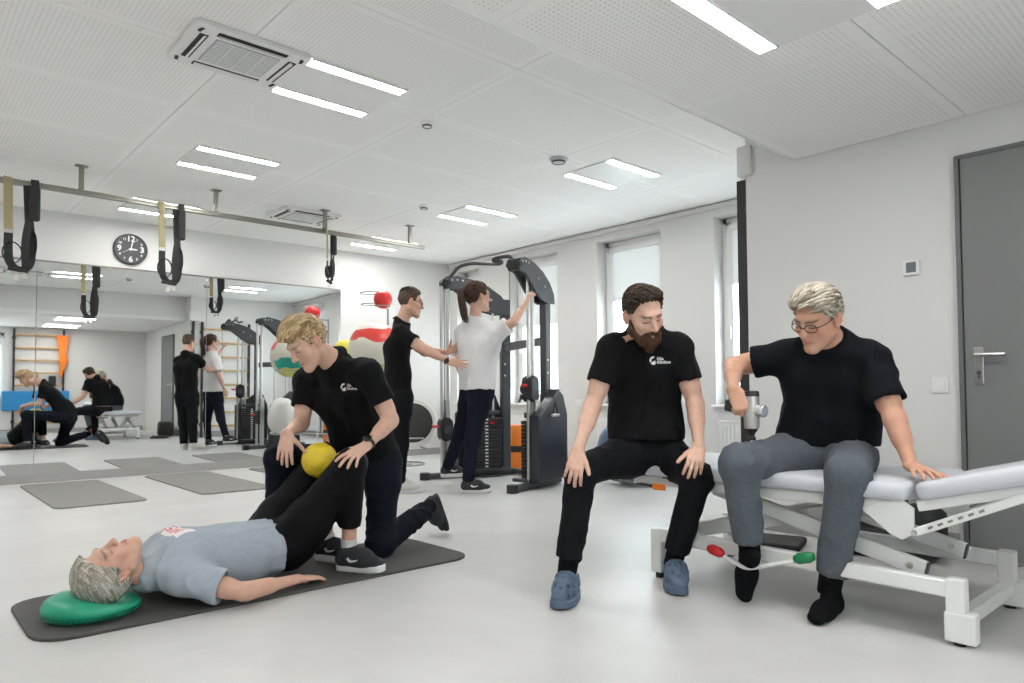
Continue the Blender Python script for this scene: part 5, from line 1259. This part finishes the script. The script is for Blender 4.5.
own(build_shoe('sneaker', G['ankleL']-Z*0.085-nz(RH*0.9+FH*0.4)*0.06, nz(RH*0.9+FH*0.4), Z, 0.26, 0.095, 'sneaker', None, (M_SHOEB, M_SOLEW, M_PRINT, M_BLACK), -1))

# ================================================================== MATS, CUSHION, BALLS
M_MATD = mat('charcoal_foam', (0.075, 0.073, 0.068), 0.75, bump=(260, 0.6), var=(30, 0.08))
M_MATG = mat('grey_foam', (0.26, 0.255, 0.24), 0.7, bump=(260, 0.6), var=(20, 0.06))
def gym_mat(label, cx, cy, sx, sy, m, rot=0.0, group=None, r=0.13):
    o = simple('exercise_mat', lambda b: prism(b, rrect(sx, sy, r), (0, 0, 0), (1, 0, 0), (0, 1, 0), (0, 0, 1), 0.012, 0.004), m)
    o.location = (cx, cy, 0.0); o.rotation_euler.z = rot; return tag(o, label, 'mat', group)
gym_mat('charcoal exercise mat under the lying woman', 1.395, 3.265, 1.94, 0.68, M_MATD)
gym_mat('grey exercise mat on the floor by the mirror, leftmost', 1.375, 7.28, 0.66, 1.88, M_MATG, -0.008, 'grey mats by the mirror', 0.08)
gym_mat('grey exercise mat on the floor by the mirror, just left of the kneeling man', 2.465, 7.30, 0.66, 1.90, M_MATG, -0.01, 'grey mats by the mirror', 0.08)
gym_mat('grey exercise mat by the mirror, mostly hidden behind the kneeling man', 3.55, 7.25, 0.66, 1.85, M_MATG, -0.01, 'grey mats by the mirror', 0.08)
# green balance cushion under the head
M_CUSH = mat('green_rubber_cushion', (0.012, 0.33, 0.19), 0.42)
cc = flo(92, 606, 0.045); cu = thing('balance_cushion', 'round green air cushion with soft spikes under the lying woman\'s head', 'cushion', (cc[0], cc[1], 0.012))
def cushion(b):
    lathe(b, [(0, 0.004), (0.10, 0.004), (0.145, 0.012), (0.168, 0.030), (0.170, 0.042), (0.160, 0.060), (0.125, 0.078), (0.07, 0.086), (0, 0.088)], n=48)
    for v in b.verts:
        if v.co.z > 0.03:
            d = math.exp(-(((v.co.x-0.075)/0.11)**2+((v.co.y+0.02)/0.12)**2)); v.co.z -= 0.05*d*(v.co.z-0.02)/0.066
            v.co.z += 0.012*math.exp(-(((v.co.x+0.11)/0.07)**2))
smooth(simple('air_shell', cushion, M_CUSH, cu), 60)
def spikes(b):
    for ring, z, n in ((0.140, 0.008, 46), (0.155, 0.016, 52), (0.164, 0.024, 54), (0.12, 0.005, 40)):
        for k in range(n):
            a = 2*math.pi*k/n+ring*30; p = np.array([ring*math.cos(a), ring*math.sin(a), z]); d = nz([math.cos(a)*0.7, math.sin(a)*0.7, -0.6])
            cyl(b, p, p+d*0.007, 0.0028, 0.0012, 5)
tag(simple('soft_spikes', spikes, M_CUSH, cu), kind='stuff')
# yellow ball between the knees
yb = PX(319.5, 460, 3.555)
tag(smooth(simple('exercise_ball', lambda b: bmesh.ops.create_uvsphere(b, u_segments=40, v_segments=24, radius=0.088, matrix=Matrix.Translation(Vector(yb))), mat('yellow_vinyl', (0.80, 0.58, 0.03), 0.45, bump=(300, 0.2), var=(25, 0.06)))), 'small yellow ball squeezed between the lying woman\'s knees', 'ball')
# big blue ball behind the bearded man
bb = flo(634, 486, 0.0)
tag(smooth(simple('exercise_ball', lambda b: bmesh.ops.create_uvsphere(b, u_segments=48, v_segments=28, radius=0.325, matrix=Matrix.Translation(Vector((bb[0]+0.1, bb[1]+0.1, 0.325)))), mat('slate_blue_vinyl', (0.09, 0.14, 0.25), 0.4))), 'large slate blue exercise ball behind the bearded man', 'ball')

# ball stand beside the mirror
M_WIRE = mat('grey_wire', (0.35, 0.35, 0.35), 0.4, 0.7)
ax_ = PX(388, 400, 8.74)[:2]; brc = flo(408, 465)[:2]-ax_; st = thing('ball_stand', 'grey wire floor stand holding gym balls beside the mirror', 'ball stand', (*ax_, 0))
simple('base_ring', lambda b: tube(b, [(0.27*math.cos(a)+brc[0]*0.7, 0.27*math.sin(a)+brc[1]*0.7, 0.012) for a in np.linspace(0, 2*math.pi, 40)[:-1]], 0.011, 8, True), M_WIRE, st)
simple('base_bar', lambda b: (tube(b, [(0, 0, 0.012), (brc[0]*1.2, brc[1]*1.2, 0.012)], 0.01, 8)), M_WIRE, st)
simple('pole', lambda b: cyl(b, (0, 0, 0.012), (0, 0, 1.92), 0.013, n=14), M_WIRE, st)
def gym_ball(name, c, r, m, label): return tag(smooth(simple(name, lambda b: bmesh.ops.create_uvsphere(b, u_segments=44, v_segments=26, radius=r, matrix=Matrix.Translation(Vector(c))), m)), label, 'ball')
def panel_mat(name, top, bottom, mid):
    m = bpy.data.materials.new(name); m.use_nodes = True; nt = m.node_tree; b = nt.nodes['Principled BSDF']; tc = nt.nodes.new('ShaderNodeTexCoord')
    sp = nt.nodes.new('ShaderNodeSeparateXYZ'); nt.links.new(tc.outputs['Generated'], sp.inputs[0])
    n = nt.nodes.new('ShaderNodeTexNoise'); n.inputs['Scale'].default_value = 2.2; nt.links.new(tc.outputs['Generated'], n.inputs['Vector'])
    a = nt.nodes.new('ShaderNodeMath'); a.operation = 'MULTIPLY_ADD'; a.inputs[1].default_value = 0.35; nt.links.new(n.outputs['Fac'], a.inputs[0]); nt.links.new(sp.outputs[2], a.inputs[2])
    cr = nt.nodes.new('ShaderNodeValToRGB'); cr.color_ramp.interpolation = 'CONSTANT'; e = cr.color_ramp.elements
    e[0].position = 0; e[0].color = (*bottom, 1); e[1].position = 0.33; e[1].color = (*mid, 1)
    x = e.new(0.78); x.color = (*top, 1); x = e.new(1.0); x.color = (0.8, 0.66, 0.62, 1)
    nt.links.new(a.outputs[0], cr.inputs[0])
    c2 = nt.nodes.new('ShaderNodeValToRGB'); c2.color_ramp.interpolation = 'CONSTANT'; e2 = c2.color_ramp.elements
    e2[0].position = 0; e2[0].color = (*bottom, 1); e2[1].position = 0.40; e2[1].color = (0.02, 0.34, 0.27, 1); x = e2.new(0.62); x.color = (*mid, 1)
    nt.links.new(a.outputs[0], c2.inputs[0]); lt = nt.nodes.new('ShaderNodeMath'); lt.operation = 'GREATER_THAN'; lt.inputs[1].default_value = 0.62; nt.links.new(sp.outputs[1], lt.inputs[0])
    mx = nt.nodes.new('ShaderNodeMix'); mx.data_type = 'RGBA'; nt.links.new(lt.outputs[0], mx.inputs[0]); nt.links.new(cr.outputs[0], mx.inputs[6]); nt.links.new(c2.outputs[0], mx.inputs[7]); nt.links.new(mx.outputs[2], b.inputs['Base Color']); b.inputs['Roughness'].default_value = 0.3; return m
rb_ = PX(383, 299.5, 8.55); gb_ = PX(375, 348, 8.25); yl_ = PX(345, 351, 8.75); bo_ = PX(413, 423, 7.75)
gym_ball('gym_ball', rb_, 0.112, mat('red_ball_vinyl', (0.66, 0.03, 0.03), 0.3), 'small red ball on top of the wire stand beside the mirror')
gym_ball('gym_ball', gb_, 0.305, panel_mat('red_and_cream_vinyl', (0.72, 0.06, 0.05), (0.62, 0.62, 0.18), (0.62, 0.60, 0.52)), 'big red and cream gym ball on the wire stand behind the standing man')
gym_ball('gym_ball', yl_, 0.14, mat('lemon_vinyl', (0.74, 0.66, 0.06), 0.35), 'lemon yellow ball mostly hidden behind the kneeling man\'s shoulder')
for c, r in ((rb_, 0.085), (gb_, 0.23), (yl_, 0.11)):
    z = c[2]-math.sqrt({0.085: 0.112, 0.23: 0.305, 0.11: 0.14}[r]**2-r*r)-0.008; rel = np.array([c[0]-ax_[0], c[1]-ax_[1], z])
    def ringarm(b):
        tube(b, [(rel[0]+r*math.cos(a), rel[1]+r*math.sin(a), z) for a in np.linspace(0, 2*math.pi, 36)[:-1]], 0.007, 8, True)
    simple('ball_ring', ringarm, M_WIRE, st)
    dv = nz([rel[0], rel[1], 0]) if abs(rel[0])+abs(rel[1]) > 0.02 else np.array([1., 0, 0]); e_ = np.array([rel[0], rel[1], z])-dv*r
    simple('ring_arm', lambda b: tube(b, [(0, 0, min(z, 1.9)), e_], 0.008, 8), M_WIRE, st)
# empty wire holder loops beside the red ball
q1 = PX(370, 293, 8.6); 
simple('empty_loop', lambda b: tube(b, [(q1[0]-ax_[0]+0.10*math.cos(a), q1[1]-ax_[1]+0.16*math.sin(a), q1[2]) for a in np.linspace(0, 6.28, 30)[:-1]], 0.007, 6, True), M_WIRE, st)
simple('empty_loop', lambda b: tube(b, [(q1[0]-ax_[0]+0.10*math.cos(a), q1[1]-ax_[1]+0.12*math.sin(a), q1[2]-0.14) for a in np.linspace(0, 6.28, 30)[:-1]], 0.007, 6, True), M_WIRE, st)
# half-dome trainer resting in the lower arms, flat side to the room
bt = thing('balance_dome', 'white half dome trainer with black flat base facing the room', 'balance trainer', (bo_[0], bo_[1], bo_[2]-0.26))
n_ = nz([-0.62, -0.78, 0.12])
def bp(name, fn, m): o = simple(name, fn, m, bt); o.matrix_parent_inverse = Matrix.Translation(-bt.location); return smooth(o, 40)
bp('dome', lambda b: lathe(b, [(0.255, -0.017), (0.268, -0.043), (0.264, -0.102), (0.221, -0.178), (0.136, -0.230), (0.000, -0.246)], bo_, 44, n_), mat('white_dome_vinyl', (0.72, 0.71, 0.68), 0.4))
bp('rim', lambda b: lathe(b, [(0.212, 0.019), (0.255, 0.017), (0.265, 0.000), (0.259, -0.025), (0.230, -0.025)], bo_, 44, n_), mat('white_dome_vinyl', (0.72, 0.71, 0.68), 0.4))
bp('base_plate', lambda b: lathe(b, [(0.217, 0.000), (0.214, 0.025), (0.170, 0.036), (0.000, 0.037)], bo_, 44, n_), mat('black_base_plastic', (0.03, 0.03, 0.03), 0.4))
bp('grip_handle', lambda b: tube(b, [bo_+n_*0.05+np.array([0.78, -0.62, 0])*x*0.12-Z*0.17+n_*0.02*(1-x*x) for x in np.linspace(-1, 1, 9)], 0.009, 8), M_CHROME)
simple('dome_cradle', lambda b: (tube(b, [(0, 0, 0.30), (bo_[0]-ax_[0]-0.12, bo_[1]-ax_[1]+0.22, bo_[2]-0.270), (bo_[0]-ax_[0]-0.1, bo_[1]-ax_[1]-0.05, bo_[2]-0.278)], 0.009, 8), tube(b, [(0, 0, 0.30), (bo_[0]-ax_[0]+0.16, bo_[1]-ax_[1]+0.12, bo_[2]-0.270), (bo_[0]-ax_[0]+0.1, bo_[1]-ax_[1]-0.1, bo_[2]-0.278)], 0.009, 8)), M_WIRE, st)

# ================================================================== TREATMENT TABLE
M_PAD = mat('pale_blue_grey_upholstery', (0.60, 0.62, 0.67), 0.5, bump=(350, 0.15))
T0 = np.array([3.05, 1.45, 0.0]); tb = thing('treatment_table', 'white framed treatment table with pale padded top and raised head section', 'treatment table', T0)
def tp(name, fn, m, par=None, sm=None):
    o = simple(name, fn, m, par or tb)
    if par is None: o.matrix_parent_inverse = Matrix.Translation(-Vector(T0))
    if sm: smooth(o, sm)
    return o
XA, XB, YL, YR = 2.745, 3.365, 2.03, 0.80
for x in (XA, XB):
    tp('base_rail', lambda b: beam(b, (x, YL, 0.198), (x, YR, 0.186), 0.046, 0.058, 0.006), M_WMETAL)
    for y in (YL, YR):
        lg = tp('leg', lambda b: (box(b, (x, y, 0.125), (0.05, 0.06, 0.20), 0.006)), M_WMETAL)
        if y == YR: tp('foot_block', lambda b: box(b, (x, y-0.012, 0.062), (0.055, 0.095, 0.10), 0.006), M_WMETAL, lg)
        tp('rubber_foot', lambda b: cyl(b, (x, y-0.005, 0.0), (x, y-0.005, 0.026), 0.02, n=14), M_BLACK, lg)
for y in (YL, YR): tp('cross_bar', lambda b: beam(b, (XA, y, 0.075 if y == YR else 0.19), (XB, y, 0.075 if y == YR else 0.19), 0.05, 0.05, 0.005), M_WMETAL)
for x in (2.83, 3.28):
    for a, c in (((x, YR+0.12, 0.215), (x, YL-0.25, 0.43)), ((x+0.035, YL-0.10, 0.215), (x+0.035, YR+0.25, 0.43))):
        ar = tp('scissor_arm', lambda b: beam(b, a, c, 0.028, 0.062, 0.004), M_WMETAL)
        tp('end_cap', lambda b: beam(b, np.array(a)-nz(np.array(c)-np.array(a))*0.006, np.array(a), 0.030, 0.064, 0.002), M_DARK, ar)
        d_ = nz(np.array(c)-np.array(a)); p = np.array(a)+d_*0.05
        tp('pivot_bolt', lambda b: cyl(b, p-np.array([0.022, 0, 0]), p+np.array([0.0, 0, 0]), 0.012, n=6), M_CHROME, ar)
tp('lift_actuator', lambda b: (cyl(b, (3.06, 1.85, 0.20), (3.06, 1.35, 0.36), 0.03, n=18), cyl(b, (3.06, 1.35, 0.36), (3.06, 1.15, 0.42), 0.014, n=14)), M_WMETAL)
YT0, YT1 = 2.19, 0.945                                            # seat section ends
for x in (XA+0.01, XB-0.01): tp('top_rail', lambda b: beam(b, (x, YT0-0.02, 0.445), (x, YT1+0.02, 0.445), 0.035, 0.045, 0.004), M_WMETAL)
for y in (YT0-0.12, 1.6, YT1+0.12): tp('top_cross_bar', lambda b: beam(b, (XA, y, 0.44), (XB, y, 0.44), 0.04, 0.03, 0.003), M_WMETAL)
tp('rail_plug', lambda b: box(b, (XA+0.01, YT1+0.014, 0.445), (0.037, 0.012, 0.047), 0.003), mat('dark_blue_plug', (0.02, 0.03, 0.08), 0.5))
def pad(b, y0, y1, th):
    prism(b, rrect(XB-XA+0.09, y0-y1, 0.035), ((XA+XB)/2, (y0+y1)/2, 0.470), (1, 0, 0), (0, 1, 0), (0, 0, 1), th, 0.02)
tp('seat_pad', lambda b: pad(b, YT0+0.03, YT1-0.005, 0.062), M_PAD, sm=45)
# raised head section, hinged at YT1
slope = math.atan2(0.556-0.470, 0.915-0.596); hd_ = np.array([0, -math.cos(slope), math.sin(slope)]); hn_ = np.array([0, math.sin(slope), math.cos(slope)]); h0 = np.array([0, YT1-0.02, 0.462])
hsct = tp('head_section', lambda b: prism(b, rrect(XB-XA+0.09, 0.62, 0.06), h0+np.array([(XA+XB)/2, 0, 0])+hd_*0.325+hn_*0.006, (1, 0, 0), hd_, hn_, 0.062, 0.02), M_PAD, sm=45)
for x in (XA+0.01, XB-0.01): tp('head_frame_rail', lambda b: beam(b, h0+np.array([x, 0, -0.012])+hd_*0.01, h0+np.array([x, 0, -0.012])+hd_*0.60, 0.03, 0.036, 0.003, hn_), M_WMETAL, hsct)
tp('head_cross_bar', lambda b: beam(b, h0+np.array([XA, 0, -0.014])+hd_*0.5, h0+np.array([XB, 0, -0.014])+hd_*0.5, 0.03, 0.03, 0.003), M_WMETAL, hsct)
for x in (XA+0.0, XB):
    tp('hinge_plate', lambda b: prism(b, [(0.10, 0.0), (0.02, 0.02), (-0.02, -0.01), (-0.02, -0.10), (0.02, -0.125), (0.06, -0.11), (0.16, -0.03)], (x-0.012, YT1-0.0, 0.455), (0, 1, 0), (0, 0, 1), (1, 0, 0), 0.012, 0.002), M_WMETAL)
    sa = np.array([x-0.014, 0.922, 0.362]); sb_ = h0+np.array([x-0.014, 0, -0.028])+hd_*0.36
    sp_ = tp('support_strut', lambda b: beam(b, sa, sb_, 0.012, 0.030, 0.004), M_WMETAL)
    tp('strut_notches', lambda b: [box(b, sa+(sb_-sa)*t_+np.array([-0.006, 0, 0]), (0.004, 0.018, 0.008), 0.001, Matrix.Rotation(-slope*2.0, 3, 'X'), 1) for t_ in np.linspace(0.15, 0.6, 6)], M_STEEL, sp_)
    tp('strut_bolt', lambda b: [cyl(b, p_+np.array([-0.012, 0, 0]), p_, 0.011, n=6) for p_ in (sa, sb_)], M_CHROME, sp_)
# foot pedals: white bent bar with a red and a green paddle, orange lever under the end
fr1, fr2, fr3 = onX(724, 557, 2.66), onX(748, 568, 2.64), onX(795, 561, 2.66)
tp('pedal_bar', lambda b: (tube(b, spline([fr1, fr1*0.5+fr2*0.5+np.array([0, 0, -0.002]), fr2, fr2*0.5+fr3*0.5, fr3], 4), 0.009, 10), tube(b, [fr2, fr2+np.array([0.12, 0, 0.02])], 0.009, 10)), M_WMETAL, sm=60)
def paddle(b, c, d, L=0.085, r=0.021):
    d = nz(d); lathe(b, [(0, -L/2), (r*0.6, -L/2+0.004), (r, -L/2+0.02), (r*1.02, L/2-0.02), (r*0.7, L/2-0.004), (0, L/2)], c, 20, d)
tp('red_pedal', lambda b: paddle(b, onX(716, 551, 2.66), fr1-fr2), M_RED, sm=50); tp('green_pedal', lambda b: paddle(b, onX(804, 558, 2.66), fr3-fr2), M_GREEN, sm=50)
ol = onX(659, 487, 2.70); olv = tp('release_lever', lambda b: tube(b, [onX(612, 479, 2.80), onX(640, 484, 2.74), onX(652, 486, 2.71)], 0.008, 8), M_DARK); tp('orange_grip', lambda b: box(b, ol, (0.014, 0.070, 0.030), 0.010), M_ORANGE, olv)

# black bag on the floor behind the table
def bag(b):
    box(b, (3.98, 1.52, 0.13), (0.26, 0.42, 0.24), 0.06, 0.12, 3); box(b, (3.86, 1.50, 0.09), (0.05, 0.30, 0.14), 0.02, 0.12)
bg = thing('duffel_bag', 'black sports bag on the floor between the treatment table and the near wall', 'bag', (3.98, 1.52, 0))
def bgp(name, fn, m): o = simple(name, fn, m, bg); o.matrix_parent_inverse = Matrix.Translation(-bg.location); return smooth(o, 50)
M_BAG = mat('black_nylon', (0.02, 0.02, 0.021), 0.7, bump=(40, 0.4))
bgp('bag_body', lambda b: box(b, (3.98, 1.46, 0.145), (0.27, 0.50, 0.29), 0.07, 0.12, 3), M_BAG); bgp('front_pocket', lambda b: box(b, (3.85, 1.50, 0.09), (0.05, 0.30, 0.14), 0.022, 0.12), M_BAG)
bgp('carry_strap', lambda b: tube(b, spline([(3.93, 1.72, 0.18), (3.86, 1.66, 0.27), (3.86, 1.45, 0.285), (3.92, 1.33, 0.19)], 6), 1, 8, flat=(0.018, 0.004, (0, 0, 1))), M_STRAP)
tag(simple('folded_cloth', lambda b: box(b, (3.75, 2.02, 0.02), (0.30, 0.36, 0.04), 0.015, 0.3, 2), M_BAG), 'flat black garment on the floor beside the sports bag', 'cloth')

# ================================================================== CABLE MACHINE
M_MACH = mat('charcoal_machine_paint', (0.05, 0.054, 0.06), 0.38); M_SHR = mat('slate_black_shroud', (0.022, 0.026, 0.033), 0.32)
mc = thing('cable_machine', 'charcoal dual tower cable machine with weight stacks by the windows', 'cable machine', (4.75, 5.23, 0))
def mp(name, fn, m, par=None, sm=None):
    o = simple(name, fn, m, par or mc)
    if par is None: o.matrix_parent_inverse = Matrix.Translation(-Vector((4.75, 5.23, 0)))
    if sm: smooth(o, sm)
    return o
def tower(org, u, inner, L, ag, ac0, ac1, ar, as0, as1, zc):
    """org: front tip of the base on the floor, u: direction to the rear, inner: side that faces the other tower; a*: stations along u"""
    u = nz(u); v = np.cross(Z, u)*inner; o = np.asarray(org, float); R = math.atan2(u[1], u[0])
    W = lambda a, s, z: o+u*a+v*s+Z*z
    fb_ = mp('base_foot', lambda b: beam(b, W(0.04, 0, 0.035), W(L, 0, 0.035), 0.085, 0.055, 0.012), M_MACH)
    mp('foot_cap', lambda b: cyl(b, W(0.04, 0, 0.0), W(0.04, 0, 0.07), 0.052, n=20), M_BLACK, fb_)
    for a in (ag-0.035, ag+0.035): mp('guide_tube', lambda b: cyl(b, W(a, 0.0, 0.06), W(a, 0.0, 1.96), 0.019, n=16), M_CHROME, None, 50)
    mp('front_post', lambda b: beam(b, W(ag+0.02, -0.05, 0.06), W(ag+0.02, -0.05, 0.80), 0.05, 0.06, 0.006), M_CHROME)
    mp('rear_column', lambda b: beam(b, W(ar, 0, 0.06), W(ar, 0, 1.86), 0.07, 0.10, 0.008, u), M_MACH)
    for z in (1.05, 1.17):
        for s_ in (-1, 1): mp('column_bolt', lambda b: cyl(b, W(ar-0.02, 0.036*s_, z), W(ar-0.02, 0.042*s_, z), 0.011, n=12), M_CHROME)
    P0 = [(0.0, 1.98), (0.06, 2.05), (0.18, 2.07), (0.42, 2.04), (0.66, 1.98), (0.86, 1.89), (0.98, 1.79), (1.0, 1.70), (0.80, 1.69), (0.62, 1.72), (0.46, 1.78), (0.32, 1.86), (0.18, 1.93), (0.04, 1.94)]
    prof = [(ac0+(ac1-ac0)*a, z) for a, z in P0]
    for s_ in (-1, 1):
        cv = mp('top_cover', lambda b: prism(b, prof, W(0, 0.052*s_-0.012, 0), u, Z, v, 0.024, 0.004), M_MACH)
        for a, z in ((0.10, 2.02), (0.18, 2.025), (0.26, 2.022), (0.52, 1.90), (0.70, 1.84)):
            a = ac0+(ac1-ac0)*a; mp('cover_bolt', lambda b: cyl(b, W(a, 0.064*s_, z), W(a, 0.072*s_, z), 0.010, n=10), M_CHROME, cv)
    tpu = mp('top_pulley', lambda b: cyl(b, W(ac0+0.03, -0.045, 1.99), W(ac0+0.03, 0.045, 1.99), 0.055, n=24), M_BLACK, None, 40)
    mp('pulley_axle', lambda b: cyl(b, W(ac0+0.03, -0.075, 1.99), W(ac0+0.03, 0.075, 1.99), 0.022, n=14), M_BLACK, tpu, 40)
    e = as1-as0; pr = [(as0, 0.07), (as1, 0.07), (as1, 0.66), (as1-0.14*e, 0.84), (as1-0.30*e, 0.90), (as0+0.40*e, 0.78), (as0, 0.66)]
    mp('weight_shroud', lambda b: prism(b, pr, W(0, -0.135, 0), u, Z, v, 0.10, 0.012), M_SHR)
    am = (as0+as1)/2; pw = min(e*0.78, 0.36)
    st_ = mp('stack_frame', lambda b: box(b, W(am, 0.07, 0.075), (e*0.9, 0.20, 0.03), 0.004, R), M_MACH)
    bmp = B(); box(bmp, (0, 0, 0), (pw, 0.13, 0.031), 0.003, seg=1); pm = bpy.data.meshes.new('weight_plate'); bmp.to_mesh(pm); bmp.free(); pm.materials.append(M_BLACK)
    for k in range(15):
        q = obj('weight_plate', pm, None, st_); q.matrix_world = Matrix.Translation(Vector(W(am, 0.045, 0.11+0.0345*k))) @ Matrix.Rotation(R, 4, 'Z')
        mp('plate_number', lambda b: box(b, W(am, 0.112, 0.11+0.0345*k), (0.035, 0.003, 0.014), 0, R), M_PRINT, st_)
    for a in (am-pw*0.3, am+pw*0.3): mp('stack_rod', lambda b: cyl(b, W(a, 0.045, 0.06), W(a, 0.045, 1.72), 0.011, n=12), M_CHROME, st_, 50)
    mp('stack_head', lambda b: box(b, W(am, 0.045, 0.66), (pw*0.9, 0.09, 0.05), 0.008, R), M_MACH, st_)
    mp('selector_pin', lambda b: cyl(b, W(am+0.05, 0.11, 0.56), W(am+0.05, 0.17, 0.56), 0.014, n=12), M_RED, st_)
    cg = mp('carriage', lambda b: prism(b, rrect(0.14, 0.24, 0.065), W(ag, -0.055, zc), u, Z, v, 0.11, 0.012), M_BLACK)
    mp('carriage_knob', lambda b: cyl(b, W(ag-0.06, 0, zc+0.03), W(ag-0.14, 0, zc+0.03), 0.014, n=12), M_RED, cg)
    mp('swivel_wheel', lambda b: cyl(b, W(ag, 0.055, zc), W(ag, 0.085, zc), 0.045, n=22), M_MACH, cg, 40)
    mp('cable', lambda b: cyl(b, W(ac0+0.0, 0.03, zc), W(ac0+0.0, 0.03, 1.97), 0.003, n=6), M_BLACK)
    hz = W(ag+0.15, -0.17, zc-0.19); ln = mp('handle_cord', lambda b: tube(b, [W(ag+0.03, -0.055, zc-0.02), W(ag+0.12, -0.15, zc-0.03), hz+Z*0.07], 0.004, 6), M_BLACK)
    h_ = mp('handle_strap', lambda b: tube(b, [hz+Z*0.07, hz+u*0.05-Z*0.05, hz-u*0.05-Z*0.05], 0.007, 6, True), M_STRAP)
    mp('handle_grip', lambda b: cyl(b, hz-u*0.06-Z*0.05, hz+u*0.06-Z*0.05, 0.014, n=12), M_GRILLE, h_, 50)
    return W
WR = tower((4.08, 4.565, 0), (0.955, 0.26, 0), 1, 0.86, 0.35, 0.06, 0.70, 0.62, 0.27, 0.80, 0.90)
WL = tower((4.08, 5.895, 0), (0.968, -0.24, 0), -1, 1.10, 0.26, 0.24, 0.98, 0.95, 0.42, 0.93, 0.50)
# multi grip bar across the top
gp = [PX(446, 278, 6.95), PX(451, 276, 6.85), PX(459, 267, 6.75), PX(471, 263.5, 6.72), PX(485, 263.8, 6.60), PX(497, 264, 6.42), PX(502, 262.5, 6.36), PX(499, 260.8, 6.40), PX(493.5, 260.5, 6.46), PX(495, 258.5, 6.44), PX(500, 257.2, 6.40), PX(509, 256.6, 6.32), PX(514, 259.5, 6.27), PX(520, 265, 6.24)]
mp('grip_bar', lambda b: tube(b, spline(gp, 5), 0.017, 12), M_MACH, None, 60)
mp('rear_cross_beam', lambda b: (beam(b, WR(0.62, 0.0, 1.35), WL(0.95, 0.0, 1.35), 0.06, 0.08, 0.006)), M_MACH)
mp('floor_cross_beam', lambda b: (beam(b, WR(0.82, 0.0, 0.04), WL(1.06, 0.0, 0.04), 0.07, 0.05, 0.006)), M_MACH)
# orange padded roll with a black strap standing behind the machine
og = flo(511, 471, 0.0); orl = thing('foam_roll', 'upright orange padded roll with black strap behind the cable machine', 'foam roll', (og[0]+0.2, og[1]+0.12, 0))
smooth(simple('roll', lambda b: lathe(b, [(0, 0), (0.13, 0), (0.14, 0.012), (0.14, 0.47), (0.125, 0.50), (0, 0.50)], n=32), M_ORANGE, orl), 40)
smooth(simple('strap', lambda b: lathe(b, [(0.139, 0.20), (0.1435, 0.20), (0.1435, 0.27), (0.139, 0.27)], n=32), M_STRAP, orl), 40)
